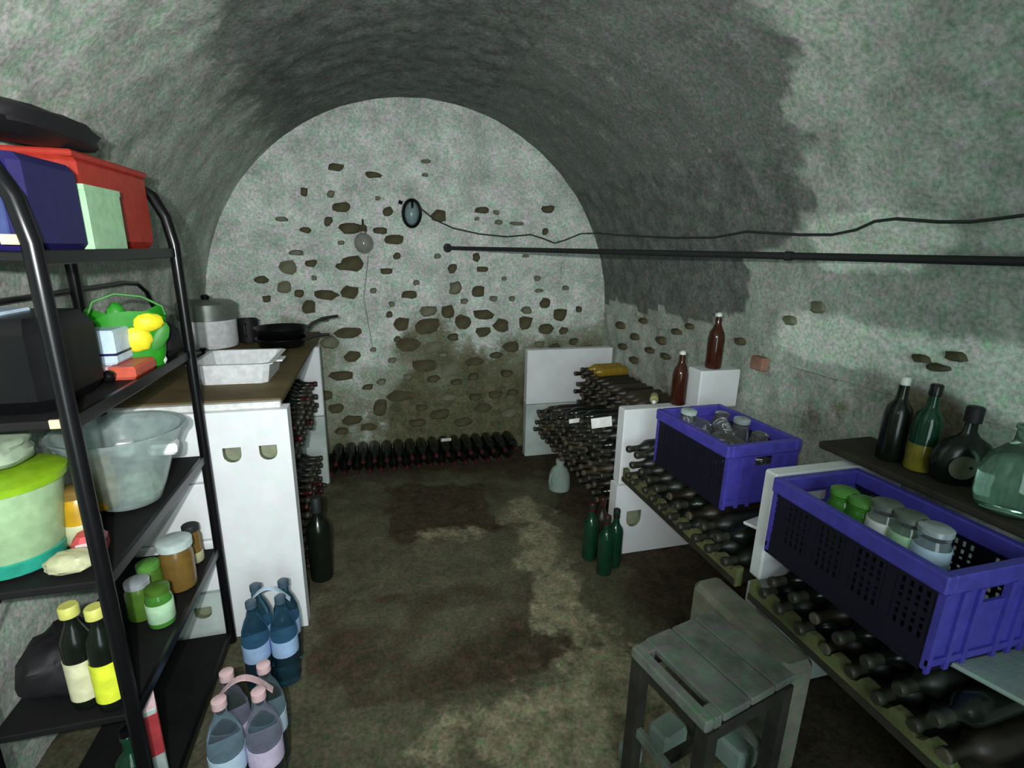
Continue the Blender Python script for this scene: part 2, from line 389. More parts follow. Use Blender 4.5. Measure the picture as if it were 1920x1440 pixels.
def stone(x, y, w, h, parent, plane, mat, out):
    c = at(x, y, **plane); ax = 0 if 'Y' in plane else 1
    px1 = at(x+w/2, y, **plane); px2 = at(x, y+h/2, **plane)
    hw = max(.012, abs(px1[ax]-c[ax])); hh = max(.012, abs(px2[2]-c[2]))
    n = 10; rings = []; ph = random.random()*6
    shape = [1+random.uniform(-.20, .16) for _ in range(n)]
    for k, (sc, d) in enumerate(((1.04, -.02), (1.0, .006), (.72, .013+random.random()*.006))):
        for i in range(n):
            a = 2*PI*i/n; ca, sa = math.cos(a), math.sin(a)
            ca = math.copysign(abs(ca)**.8, ca); sa = math.copysign(abs(sa)**.8, sa)
            r = shape[i]*sc; u = hw*ca*r + .12*hh*sa; v = hh*sa*r
            rings.append((u, v, d))
    vs = [((u, -d, v) if ax == 0 else (-d, u, v)) for u, v, d in rings]
    fs = [tuple(range(n-1, -1, -1)), tuple(range(2*n, 3*n))]+[(k*n+i, k*n+(i+1) % n, (k+1)*n+(i+1) % n, (k+1)*n+i) for k in (0, 1) for i in range(n)]
    b = B(); b.add(vs, fs); return b.build('stone', mat, parent, loc=c+Vector(out), smooth=True)
k = 0
for row in STONES.replace('\n', ';').split(';'):
    x, y, w, h = map(float, row.split()); k += 1
    stone(x, y, w, h, wb, dict(Y=YB), 'stone2' if (h < 11 or k % 6 == 0) else 'stone', (0, -.004, 0))
WR = bpy.data.objects['wall_right']
for x, y, w, h in [(1237, 638, 16, 14), (1187, 632, 14, 12), (1160, 610, 12, 12), (1203, 602, 12, 10), (1215, 657, 14, 10), (1265, 622, 14, 11), (1290, 612, 13, 10), (1165, 650, 12, 11), (1185, 675, 14, 11), (1245, 668, 14, 11), (1385, 640, 18, 13), (1480, 600, 26, 18), (1535, 575, 34, 24), (1725, 672, 36, 16), (1790, 668, 44, 18), (1755, 690, 40, 14)]:  # the last three are dark lumps put in place of a dark hole
    stone(x, y, w, h, WR if y > 640 else bpy.data.objects['ceiling'], dict(X=1.675), 'stone2' if x in (1480, 1535) else 'stone', (.005, 0, 0))
bk = B(); bk.box((-.02, -.04, -.03), (.02, .04, .03), bev=.006); bk.build('brick', 'brick', WR, loc=at(1424, 681, X=1.665))

# ---------------- aerated block partitions ----------------
def holed_block(lo, hi, holes, depth, parent, face='-Y', mat='block'):
    """block whose front carries grip recesses (u0,v0,u1,v1 in X,Z); rounded lower corners"""
    x0, y0, z0 = lo; x1, y1, z1 = hi
    us = sorted({x0, x1, *[h[0] for h in holes], *[h[2] for h in holes]}); vz = sorted({z0, z1, *[h[1] for h in holes], *[h[3] for h in holes]})
    b = B()
    for ua, ub in zip(us, us[1:]):
        for va, vb in zip(vz, vz[1:]):
            inh = any(h[0]-1e-6 <= ua and ub <= h[2]+1e-6 and h[1]-1e-6 <= va and vb <= h[3]+1e-6 for h in holes)
            if not inh: b.add([(ua, y0, va), (ub, y0, va), (ub, y0, vb), (ua, y0, vb)], [(0, 1, 2, 3)])
    for u0, v0, u1, v1 in holes:
        n = 7; w = u1-u0; hgt = v1-v0
        poly = [(u0, v1), (u1, v1)]+[(u1-w*(.5-.5*math.cos(PI*i/n)), v0+hgt*.5*(1-math.sin(PI*i/n))) for i in range(n+1)]
        # web closing the corners below the rounded grip
        rect = [(u1, v1), (u1, v0), (u0, v0), (u0, v1)]
        pc = poly[2:]
        b.add([(p[0], y0, p[1]) for p in pc]+[(u0, y0, v0), (u1, y0, v0)], [tuple(range(len(pc)+2))])
        m = len(poly)
        b.add([(p[0], y0, p[1]) for p in poly]+[(p[0], y0+depth, p[1]-.006) for p in poly], [(i, (i+1) % m, (i+1) % m+m, i+m) for i in range(m)], 1)
        b.add([(p[0], y0+depth, p[1]-.006) for p in poly], [tuple(range(m))], 1)
    b.add([(x0, y0, z0), (x1, y0, z0), (x1, y1, z0), (x0, y1, z0), (x0, y0, z1), (x1, y0, z1), (x1, y1, z1), (x0, y1, z1)],
          [(0, 1, 2, 3), (4, 5, 6, 7), (1, 2, 6, 5), (2, 3, 7, 6), (3, 0, 4, 7)])
    return b.build('block', [mat, 'grip'], parent)
def blk(parent, lo, hi, mat='block', name='block'):
    b = B(); b.box(lo, hi, bev=.006); return b.build(name, mat, parent)
# the counter on the left: near partition, far partition, board
t = empty('block_partition', (0, 0, 0), 'bright white block partition carrying the near end of the brown board counter', 'partition')
holed_block((-.60, 1.885, 0), (-.322, 1.955, .925), [(-.547, .735, -.487, .792), (-.428, .735, -.368, .792)], .035, t)
zs = [0, .21, .43, .66, .925]
for a, b_ in zip(zs, zs[1:]):
    if a == 0: holed_block((-.985, 1.892, .004), (-.606, 1.955, b_-.004), [(-.72, .10, -.66, .15)], .03, t, mat='blockgrey')
    else: blk(t, (-.985, 1.892, a+.003), (-.606, 1.955, b_-.003))
t = empty('block_partition', (0, 0, 0), 'narrow white block partition at the far end of the brown board counter', 'partition')
blk(t, (-.98, 3.20, 0), (-.335, 3.27, .46), 'blockgrey'); blk(t, (-.98, 3.20, .466), (-.335, 3.27, .90), 'block')
t = empty('counter_board', (0, 0, 0), 'brown stained board laid across white block partitions, tray and pans on it', 'counter')
b = B(); b.box((-.985, 1.93, .927), (-.345, 3.46, .955), bev=.006); b.build('board', 'tabletop', t)
b = B(); b.box((-.985, 1.90, .927), (-.345, 1.929, .950), bev=.004); b.build('front_strip', 'label', t)
# right side partitions
t = empty('block_partition', (0, 0, 0), 'pale block partition standing against the stone back wall, right of the arch centre', 'partition')
blk(t, (1.03, 3.36, 0), (1.69, 3.43, .40), 'blockgrey'); blk(t, (1.03, 3.36, .405), (1.69, 3.43, .806), 'block')
t = empty('block_partition', (0, 0, 0), 'white block partition beside the smaller violet crate, bottles stacked on both sides', 'partition')
holed_block((1.105, 2.05, 0), (1.69, 2.12, .385), [(1.17, .15, 1.25, .24)], .03, t, mat='block'); blk(t, (1.115, 2.05, .39), (1.69, 2.12, .775))
t = empty('concrete_block', (0, 0, 0), 'pale single block on the partition by the wall, swing top bottle standing on it', 'block')
blk(t, (1.462, 1.99, .777), (1.68, 2.10, .962))
t = empty('block_partition', (0, 0, 0), 'thin white block slab between the two violet crates', 'partition')
blk(t, (1.165, 1.165, 0), (1.69, 1.215, .44), 'blockgrey'); blk(t, (1.165, 1.165, .47), (1.69, 1.215, .845), 'block')
t = empty('block_partition', (0, 0, 0), 'green-grey block partition at the bottom right corner of the bottle rack', 'partition')
blk(t, (1.235, .44, 0), (1.69, .50, .47), 'blockgrey')
t = empty('stone_slab', (0, 0, 0), 'dusty beige slab under the bottle rail behind the stool', 'slab')
b = B(); b.box((-.06, -.20, 0), (.055, .21, .40), bev=.02, mat=Matrix.Rotation(.06, 4, 'Z')); b.build('slab', 'rubble', t, loc=(1.09, 1.10, 0))
# wooden bottle shelf with a notched rail
shelf = empty('bottle_shelf', (0, 0, 0), 'low plank bottle shelf with notched mossy front rail along the right wall', 'shelf')
b = B(); b.box((1.12, .46, .42), (1.66, 1.155, .44)); b.build('plank', 'ledge', shelf)
b = B(); b.box((1.12, 1.225, .42), (1.66, 2.04, .44)); b.build('plank', 'ledge', shelf)
def rail(y0, y1, pitch, z0, z1, x0, x1):
    poly = [(y0, z0)]; n = int(round((y1-y0)/pitch)); p = (y1-y0)/n
    for i in range(n):
        c = y0+p*(i+.5)
        poly += [(c-p*.5, z1), (c-p*.30, z1-.002), (c-p*.2, z1-.018), (c, z1-.028), (c+p*.2, z1-.018), (c+p*.30, z1-.002)]
    poly += [(y1, z1), (y1, z0)]
    b = B(); b.prism(poly, 0, x0, x1); return b.build('notched_rail', 'rail', shelf)
rail(.50, 1.158, .082, .415, .485, 1.125, 1.15); rail(1.22, 2.04, .082, .415, .485, 1.125, 1.15)
for y in (.9, 1.6):
    b = B(); b.box((1.58, y-.02, 0), (1.62, y+.02, .42)); b.build('support', 'ledge', shelf)
b = B(); b.box((1.452, .47, .860), (1.675, 1.30, .882), bev=.005)
led = empty('wall_shelf', (0, 0, 0), 'dark plank ledge along the right wall behind the violet crates', 'shelf')
b.build('plank', 'ledge', led)
b = B(); b.box((1.50, .47, .485), (1.66, .51, .860)); b.build('support', 'ledge', led)
b = B(); b.box((1.50, 1.17, .846), (1.66, 1.21, .860)); b.build('support', 'ledge', led)

# ---------------- bottles ----------------
WINE = [(.030, 0), (.0360, .004), (.0375, .012), (.0375, .185), (.0350, .203), (.0240, .220), (.0165, .234), (.0145, .250), (.0142, .280), (.0165, .283), (.0165, .294), (.0130, .300)]
def wine_mesh(name, glass, cap, seg=14, capz=.245):
    b = B(); b.lathe(WINE, seg, mfn=lambda z: 1 if z > capz else 0); o = b.build(name, [glass, cap], smooth=True)
    me = o.data; bpy.data.objects.remove(o); return me
WM = {'dark': wine_mesh('wine_bottle_dark', 'bottle_dark', 'capsule'), 'dusty': wine_mesh('wine_bottle_dusty', 'bottle_dusty', 'capsule'),
      'brown': wine_mesh('wine_bottle_brown', 'bottle_brown', 'cork', capz=.29), 'amber': wine_mesh('wine_bottle_amber', 'bottle_amber', 'capsule'),
      'tan': wine_mesh('wine_bottle_tan', 'bottle_tan', 'cork', capz=.28), 'green': wine_mesh('wine_bottle_green', 'bottle_green', 'bottle_green'),
      'red': wine_mesh('wine_bottle_red', 'bottle_dark', 'capsule_red')}
def wine(kind, base, rot, label, group):
    o = bpy.data.objects.new('wine_bottle', WM[kind]); COL.objects.link(o); o.location = base; o.rotation_euler = rot
    return tag(o, label, 'bottle', group)
ORD = ['bottom', 'second', 'third', 'fourth', 'fifth', 'sixth', 'seventh', 'eighth', 'ninth', 'tenth']
NTH = ['nearest', 'second', 'third', 'fourth', 'fifth', 'sixth', 'seventh', 'eighth', 'ninth', 'tenth', 'eleventh', 'twelfth', 'thirteenth', 'fourteenth', 'fifteenth', 'sixteenth']
LOOK = {'dark': 'black', 'dusty': 'dusty dark green', 'brown': 'dusty brown', 'tan': 'dusty tan', 'red': 'black'}
def stack(y0, y1, zbase, xbase, layers, where, group, kinds, sgn=-1, ztop=None, skip=0):
    """bottles lying across the bay, necks to the aisle"""
    P, DZ = .0775, .0672; n = int((y1-y0)/P)
    for L in range(skip, layers):
        c = 0
        for i in range(n):
            y = y0+P*(i+.5)+(P*.5 if L % 2 else 0); z = zbase+.039+L*DZ
            if y+.038 > y1 or (ztop and z > ztop(y)): continue
            kd = random.choice(kinds)
            wine(kd, (xbase+random.uniform(-.014, .014), y, z), (0, sgn*PI/2, random.uniform(-.02, .02)), f'{LOOK[kd]} wine bottle, {NTH[c]} to the viewer, {ORD[L-skip]} layer {where}', group)
            c += 1
# far bay between back partition and the partition by the small crate: front row and higher row by the wall
stack(2.16, 3.33, .20, 1.375, 7, 'of the far front stack', 'wine bottles in the far bay, front row', ['dusty', 'dusty', 'brown', 'dark', 'tan'], ztop=lambda y: .37+(3.35-y)*.24+.02)
stack(2.16, 3.33, .20, 1.672, 7, 'of the far rear stack', 'wine bottles in the far bay, rear row', ['brown', 'dusty', 'tan', 'tan'], ztop=lambda y: .70 if y > 2.3 else .60, skip=3)
ft = empty('bottle_trestle', (0, 0, 0), 'dark low trestle carrying the stacked bottles in the far bay', 'trestle')
b = B(); b.box((1.17, 2.14, .175), (1.69, 3.34, .20)); b.build('plank', 'ledge', ft)
for y in (2.2, 2.75, 3.3):
    b = B(); b.box((1.40, y-.03, 0), (1.60, y+.03, .175)); b.build('support', 'ledge', ft)
# amber bottle and pale bottles on the top of the rear row
a_ = at(1165, 705, X=1.66)
wine('amber', (1.655, 3.16, .700), (0, -PI/2, 0), 'amber glass bottle lying on top of the far bay stack', 'loose bottles on the far stack')
wine('amber', (1.655, 3.08, .700), (0, -PI/2, .04), 'second amber glass bottle beside the topmost one on the far stack', 'loose bottles on the far stack')
p = at(1222, 735, Z=.80)
# middle bay above the shelf
stack(1.235, 2.035, .44, 1.395, 3, 'under the smaller crate', 'wine bottles under the smaller crate', ['dusty', 'dark', 'dusty', 'brown'], ztop=lambda y: .64 if y > 1.885 else .58)
# near bay
stack(.52, 1.155, .44, 1.41, 2, 'under the larger crate', 'wine bottles under the larger crate', ['dark', 'dusty', 'brown', 'dark'])
# left bay under the counter board
stack(1.98, 3.18, .0, -.66, 4, 'below the left counter plank', 'wine bottles under the left counter', ['dark', 'dark', 'dusty', 'dusty', 'dark', 'red'], sgn=1)
cs = empty('bottle_trestle', (0, 0, 0), 'dark plank shelf across the bay under the left board counter', 'shelf')
b = B(); b.box((-.97, 1.965, .50), (-.40, 3.19, .525)); b.build('plank', 'ledge', cs)
for y in (1.99, 3.16):
    b = B(); b.box((-.93, y-.02, 0), (-.72, y+.02, .50)); b.build('support', 'ledge', cs)
stack(1.98, 3.18, .525, -.66, 3, 'above the left counter plank', 'wine bottles on the plank under the left counter', ['dark', 'dusty', 'dark', 'dusty', 'red'], sgn=1, skip=0)
# two layers on the floor along the back wall, necks to the viewer
for L in range(2):
    for i in range(16):
        x = -.33+.0815*i+(.04 if L else 0)
        if x > 1.0: continue
        o = wine('red', (x, YB-.025-random.random()*.01, .042+L*.068), (PI/2, 0, random.uniform(-.02, .02)), f'black wine bottle, {["leftmost"]*(i == 0) and "leftmost" or NTH[i]+" from the left"}, {["lower", "upper"][L]} layer along the back wall foot', 'wine bottles along the back wall')
b = B(); b.box((-.035, -.003, -.012), (.035, .003, .012)); o = b.build('paper_tag', 'label', loc=(.44, 3.325, .195), rot=(.5, 0, .02)); tag(o, 'small white paper tag on the bottle row at the back wall', 'tag')
b = B(); b.box((-.10, -.012, 0), (.10, .012, .012), bev=.003); o = b.build('wooden_lath', 'stone2', loc=at(902, 838, Z=0)+Vector((0, -.02, 0)), rot=(0, 0, .12)); tag(o, 'thin grey lath lying before the bottle row', 'lath')

def standing(name, glass, prof, loc, label, cat='bottle', seg=22, cap=None, capmat='black', lab=None, labmat='label', group=None, rot=None, thing_mats=None):
    t = empty(name, loc, label, cat, group, rot)
    b = B(); b.lathe(prof, seg); b.build('body', glass, t, smooth=True)
    if cap: c = B(); c.lathe(cap, seg); c.build('cap', capmat, t, smooth=True)
    if lab:
        z0, z1, r, a0, a1 = lab; n = 10; b = B(); vs = []
        for i in range(n+1):
            a = a0+(a1-a0)*i/n
            for z in (z0, z1):
                for rr in (r+.0006, r+.0016): vs.append((rr*math.cos(a), rr*math.sin(a), z))
        fs = []
        for i in range(n):
            k = i*4; fs += [(k+1, k+5, k+7, k+3), (k, k+2, k+6, k+4), (k+2, k+3, k+7, k+6), (k, k+4, k+5, k+1)]
        fs += [(0, 1, 3, 2), (n*4, n*4+2, n*4+3, n*4+1)]
        b.add(vs, fs); b.build('label', labmat, t, smooth=True)
    return t
def scaled(prof, sr, sz): return [(r*sr, z*sz) for r, z in prof]
CAPS = [(.0150, .262), (.0160, .263), (.0160, .302), (.0140, .306)]
# group of green bottles on the floor in the aisle
fl = [((1.075, 1.975), 'bottle_green', 'tall green bottle nearest the white partition in the floor group'), ((1.005, 1.93), 'bottle_green', 'front green bottle of the floor group, bright foot'),
      ((.985, 2.06), 'bottle_green', 'left green bottle of the floor group with shiny foot'), ((1.06, 2.10), 'bottle_brown', 'brown bottle at the back of the floor group')]
for (x, y), g, l in fl:
    standing('wine_bottle', g, WINE, (x, y, 0), l+' on the earth floor', group='bottles standing on the aisle floor', cap=CAPS, capmat='blackmatt' if x > 1.07 else 'capsule_red')
# magnum by the left counter
standing('wine_bottle', 'bottle_dark', scaled(WINE, 1.35, 1.34), (-.295, 2.20, 0), 'large black bottle standing on the floor right of the bright white partition', cap=[(.0205, .34), (.0225, .341), (.0225, .408), (.019, .412)], capmat='iron')
# swing top bottles
def swing_bottle(loc, label):
    t = standing('swing_top_bottle', 'red_brown', [(.030, 0), (.036, .004), (.0375, .01), (.0375, .15), (.033, .175), (.020, .198), (.0145, .215), (.0135, .245)], loc, label)
    b = B(); b.lathe([(.010, .246), (.015, .249), (.015, .262), (.008, .268)], 14); b.build('stopper', 'swing', t, smooth=True)
    b = B(); b.tube([(-.017, 0, .225), (-.022, 0, .245), (-.018, 0, .262), (0, 0, .271), (.018, 0, .262), (.022, 0, .245), (.017, 0, .225)], .0014, 5); b.build('wire_bail', 'greymetal', t)
swing_bottle((1.415, 2.085, .777), 'brown swing top bottle standing left of the pale single block')
swing_bottle((1.56, 2.045, .962), 'brown swing top bottle standing on top of the pale single block')
# bottles on the wall ledge
LZ = .882
g1 = at(1660, 862, Z=LZ); g2 = at(1706, 886, Z=LZ); g3 = at(1783, 918, Z=LZ); g4 = at(1905, 975, Z=LZ)
WINE_T = [(.030, 0), (.0355, .004), (.037, .012), (.037, .150), (.032, .172), (.0185, .192), (.0145, .205), (.0140, .240)]
standing('wine_bottle', 'bottle_dark', WINE_T, (1.545, 1.125, LZ), 'black bottle with pale stopper, leftmost on the dark wall ledge', cap=[(.012, .2405), (.0135, .242), (.0135, .262), (.010, .266)], capmat='swing')
t = standing('wine_bottle', 'bottle_green', WINE_T, (1.553, 1.040, LZ), 'dark green bottle with golden drink and black cap on the wall ledge', cap=[(.0145, .232), (.0165, .234), (.0165, .262), (.014, .265)], capmat='black')
b = B(); b.lathe([(.0360, .004), (.0374, .012), (.0374, .085), (.0372, .086)], 22); b.build('drink', plain('golden_drink', (.20, .17, .02), .15), t, smooth=True)
# squat flask: flattened round body
t = empty('squat_flask', (1.575, .945, LZ), 'squat black flask with round cream label on the wall ledge', 'bottle', rot=(0, 0, -.5))
b = B(); b.lathe([(.030, 0), (.058, .006), (.075, .030), (.080, .062), (.074, .095), (.055, .122), (.028, .140), (.017, .155), (.0150, .19)], 24, sy=.55); b.build('body', 'bottle_dark', t, smooth=True)
b = B(); b.lathe([(.017, .180), (.0205, .182), (.0205, .222), (.017, .226)], 16); b.build('cap', 'blackmatt', t, smooth=True)
b = B(); b.lathe([(.034, 0), (.034, .003)], 20, mat=Matrix.Translation((-.018, -.0405, .060)) @ Matrix.Rotation(PI/2, 4, 'X')); b.build('label', plain('worn_label', (.12, .11, .075), .7), t)
standing('demijohn', 'demijohn', [(.040, 0), (.062, .008), (.072, .04), (.072, .10), (.060, .140), (.034, .170), (.021, .185), (.020, .215), (.024, .218), (.024, .228), (.018, .230)], (1.525, .795, LZ), 'round pale green glass demijohn at the right edge of the wall ledge', 'demijohn', seg=28)

# pale jug under the far stack, on the floor
t = standing('plastic_jug', 'cloth', [(.05, 0), (.068, .010), (.072, .05), (.066, .11), (.048, .15), (.026, .168), (.024, .19)], (1.095, 2.80, 0), 'pale dusty plastic jug on the floor below the far bottle stack', 'jug', cap=[(.027, .186), (.029, .188), (.029, .208), (.026, .210)], capmat='cloth')
b = B(); b.tube([(-.05, -.03, .14), (-.075, -.045, .13), (-.085, -.05, .09), (-.072, -.043, .06)], .007, 7); b.build('handle', 'cloth', t, smooth=True)
# white paper slips between the stacked bottles
for (x, y, w, h), l in (((1077, 789, .032, .024), 'small white paper slip tucked between the far bay bottles'), ((1128, 792, .055, .050), 'wide white paper slip on the far bay bottles')):
    c = at(x, y, X=1.062); b = B(); b.box((-w, -.002, -h/2), (w, .002, h/2), bev=.0005); tag(b.build('paper_slip', 'label', loc=c, rot=(-.2, -.06, 0)), l, 'paper')

# ---------------- violet crates ----------------
def crate(loc, rz, w, d, h, label, tilt=(0, 0)):
    """w across (X), d along (Y); ends closed violet, long sides black lattice"""
    t = empty('folding_crate', loc, label, 'crate', 'violet folding crates', rot=(tilt[0], tilt[1], rz)); T = .008; RM = .030
    b = B()
    for lo, hi in (((-T, -T, h-.045), (RM*.55, d+T, h)), ((w-RM*.55, -T, h-.045), (w+T, d+T, h)), ((RM*.55, -T, h-.045), (w-RM*.55, RM*.55, h)), ((RM*.55, d-RM*.55, h-.045), (w-RM*.55, d+T, h))):
        b.box(lo, hi, bev=.004)
    b.build('rim', 'crate', t)
    b = B(); b.box((0, 0, 0), (w, d, .008)); b.build('base', 'cratedark', t)
    for x0 in (0.001, w-.007):                       # lattice side
        b = B(); x1 = x0+.006; z0, z1 = .0, h-.046
        ny = 26; nz = 6
        b.box((x0, 0, z0), (x1, d, z0+.07)); b.box((x0, 0, z1-.012), (x1, d, z1))
        for k in range(ny+1):
            y = d*k/ny; wd = .0042 if k % 6 else .013
            b.box((x0, max(0, y-wd), z0+.07), (x1, min(d, y+wd), z1-.012))
        for k in range(1, nz):
            z = z0+.07+(z1-.012-z0-.07)*k/nz; b.box((x0+.001, 0, z-(.0035 if k != 3 else .008)), (x1-.001, d, z+(.0035 if k != 3 else .008)))
        b.build('lattice_side', 'cratedark', t)
    for y0 in (.001, d-.009):                        # end walls with grip hole and ribs
        y1 = y0+.008; b = B(); z1 = h-.046; gx0, gx1, gz0, gz1 = w*.36, w*.66, z1-.045, z1-.008
        b.box((0, y0, 0), (gx0, y1, z1)); b.box((gx1, y0, 0), (w, y1, z1)); b.box((gx0, y0, 0), (gx1, y1, gz0)); b.box((gx0, y0, gz1), (gx1, y1, z1))
        s = -1 if y0 < .05 else 1
        for fx in (.0, .18, .34, .66, .82, .955):
            xa = w*fx; ya, yb = (y0-.007, y0) if s < 0 else (y1, y1+.007); b.box((xa, ya, 0), (xa+w*.045, yb, z1))
        b.box((0, y0-.006 if s < 0 else y1, .02), (w, y0 if s < 0 else y1+.006, .035)); b.build('end_wall', 'crate', t)
    return t
SC = crate((1.175, 1.40, .600), 0.03, .31, .44, .245, 'smaller violet folding crate full of empty glass jars, farther from the viewer')
BC = crate((1.145, .655, .600), 0.0, .305, .485, .250, 'larger violet folding crate holding green and white labelled jars, nearest')
# jars in the small crate
JAR = [(.026, 0), (.034, .004), (.036, .012), (.036, .080), (.031, .092), (.029, .100), (.031, .102), (.031, .110)]
def glass_jar(loc, rot, label, mat='clear', lid=None):
    t = empty('glass_jar', loc, label, 'jar', 'empty jars in the smaller crate', rot=rot)
    b = B(); b.lathe(JAR, 18); b.build('body', mat, t, smooth=True)
    if lid: b = B(); b.lathe([(.030, .1105), (.033, .112), (.033, .124), (.029, .127)], 18); b.build('lid', lid, t, smooth=True)
for i, (dx, dy, dz, rx, ry, lid) in enumerate([(.07, .36, .13, .3, .2, 'lid_white'), (.15, .37, .13, 1.45, .3, None), (.24, .36, .12, .2, .1, None), (.07, .26, .13, 1.5, .2, None), (.17, .27, .13, 1.35, -.4, None), (.24, .24, .12, .3, -.2, 'lid_silver'),
                                            (.08, .15, .11, .1, .1, None), (.16, .15, .12, 1.3, .5, None), (.24, .13, .11, .15, .2, None), (.08, .05, .05, .0, 0, None), (.16, .05, .05, 0, 0, None), (.24, .05, .05, 0, 0, None)]):
    lab = ['glass jar with a pale lid at the far left corner of the small crate', 'glass jar lying on its side at the far end of the small crate', 'upright glass jar at the far right corner of the small crate', 'glass jar lying near the left rim of the small crate', 'tilted glass jar in the middle of the small crate', 'glass jar with silver lid by the right rim of the small crate',
           'upright glass jar by the left rim in the small crate', 'glass jar lying across the near half of the small crate', 'upright glass jar near the right rim of the small crate', 'low glass jar at the near left inside the small crate', 'low glass jar behind the grip hole of the small crate', 'low glass jar at the near right inside the small crate'][i]
    glass_jar((1.175+dx, 1.40+dy-(.05 if rx > 1 else 0), .638+dz-(.03 if rx < 1 else -.01)-(.02 if dy < .1 else 0)), (-rx if rx > 1 else rx*.3, 0, ry), lab, lid=lid)
# jars in the big crate
def big_jar(px_, py_, z, label, body, lid, lab=None):
    c = at(px_, py_, X=1.228); z = .768 if lab else .745; t = empty('preserve_jar', (c.x, c.y, z), label, 'jar', 'preserve jars in the larger crate')
    b = B(); b.lathe(scaled(JAR, 1.05, 1.05), 20); b.build('body', body, t, smooth=True)
    b = B(); b.lathe([(.032, .1165), (.035, .118), (.035, .130), (.031, .133)], 20); b.build('lid', lid, t, smooth=True)
    if lab: b = B(); b.lathe([(.0379, .012), (.0384, .013), (.0384, .085), (.0379, .086)], 20); b.build('label', lab, t, smooth=True)
big_jar(1580, 942, .735, 'green filled jar with shiny lid, farthest left in the larger crate', 'greenjar', 'lid_green')
big_jar(1618, 950, .735, 'green filled jar right of the farthest one in the larger crate', 'greenjar', 'lid_green')
big_jar(1660, 966, .735, 'jar with white label beside the green jars in the larger crate', 'clear', 'greymetal', 'label')
big_jar(1705, 985, .735, 'jar with pale green label, second nearest in the larger crate', 'clear', 'greymetal', 'label_green')
big_jar(1752, 1006, .735, 'white labelled jar at the near end of the row in the larger crate', 'clear', 'lid_silver', 'paleblue')
b = B(); b.box((.030, .10, .009), (.135, .47, .150), bev=.004); o = b.build('cardboard_box', 'ledge', loc=(1.145, .655, .600)); tag(o, 'dark low box under the jars inside the larger crate', 'box')
b = B(); b.box((.012, .012, .009), (.292, .42, .070), bev=.004); o = b.build('cardboard_box', 'ledge', loc=(1.18, 1.41, .600), rot=(0, 0, .03)); tag(o, 'dark low box under the jars inside the smaller crate', 'box')
# slat that the small crate rests on; grey board under the big crate
b = B(); b.box((1.20, 1.45, .586), (1.46, 1.47, .600)); b.box((1.20, 1.77, .586), (1.46, 1.79, .600)); o = b.build('crate_bearer', 'ledge'); tag(o, 'pair of dark laths between the bottles and the smaller crate', 'lath')
b = B(); b.box((1.16, .72, .586), (1.44, .74, .600)); b.box((1.16, 1.06, .586), (1.44, 1.08, .600)); o = b.build('crate_bearer', 'ledge'); tag(o, 'pair of dark laths between the bottles and the larger crate', 'lath')
b = B(); b.box((-.10, -.11, 0), (.10, .11, .012), bev=.004); o = b.build('grey_board', 'cloth', loc=(1.36, .60, .590), rot=(.02, .03, .35)); tag(o, 'grey-green board lying on the bottles under the larger crate', 'board')
b = B(); b.box((-.07, -.035, 0), (.07, .035, .010), bev=.003); o = b.build('white_card', 'label', loc=at(1420, 985, Z=.60)+Vector((.02, 0, 0)), rot=(0, .15, .4)); tag(o, 'white card lying on the bottles between the two violet crates', 'card')
for q, l in (((1232, 742), 'short pale yellow bottle lying by the smaller crate corner'),):
    t = standing('small_bottle', plain('yellowish_glass', (.55, .55, .20), .15), scaled(WINE, .55, .60), (1.33, 2.16, .80), l, rot=(PI/2-.12, 0, -.55), cap=[(.0085, .168), (.0095, .169), (.0095, .184), (.008, .186)], capmat='swing')

# ---------------- stool ----------------
st = empty('stool', (.700, .768, 0), 'weathered grey wooden stool with slotted top in the right foreground', 'stool', rot=(0, 0, math.radians(12.5)))
W_, D_ = .305, .262; H_ = .46
# a carry rail on the left, then three top boards
b = B(); b.box((-.012, 0, H_-.035), (.016, D_, H_), bev=.005); b.build('side_rail', 'stool', st)
for i, (a, c) in enumerate(((.042, .135), (.139, .225), (.229, W_))):
    b = B(); b.box((a, -.004, H_-.022), (c, D_+.004, H_+random.uniform(0, .002)), bev=.004); b.build('top_board', 'stool', st)
for y in (0.0, D_-.04):
    b = B(); b.box((.016, y, H_-.035), (.042, y+.04, H_-.001), bev=.003); b.build('rail_block', 'stool', st)
for y in (.0, D_-.025):
    b = B(); b.box((.0, y, H_-.075), (W_, y+.022, H_-.036), bev=.003); b.build('apron', 'stooldark', st)
for x in (.0, W_-.03):
    b = B(); b.box((x, .02, H_-.075), (x+.022, D_-.02, H_-.036), bev=.003); b.build('apron', 'stooldark', st)
for x in (-.004, W_-.034):
    for y in (-.002, D_-.034):
        b = B(); b.prism([(x, y), (x+.036, y), (x+.036, y+.036), (x, y+.036)], 2, 0, H_-.037); b.build('leg', 'stooldark', st)
for x in (.004, W_-.026):
    b = B(); b.box((x, .034, .17), (x+.018, D_-.034, .20), bev=.002); b.build('stretcher', 'stool', st)
b = B(); b.box((.02, D_*.5-.01, .172), (W_-.02, D_*.5+.01, .198), bev=.002); b.build('stretcher', 'stooldark', st)
for q, s, l in (((1248, 1405), (.050, .040, .10), 'pale green block on the floor under the stool'), ((1180, 1425), (.03, .03, .06), 'small pale stone by the left leg of the stool'), ((1375, 1425), (.045, .05, .09), 'pale rounded block under the right half of the stool')):
    c = at(*q, Z=.0); b = B(); b.box((-s[0], -s[1], 0), (s[0], s[1], s[2]), bev=.012); tag(b.build('building_block', 'cloth', loc=(c.x, c.y, 0), rot=(0, 0, .3)), l, 'block')

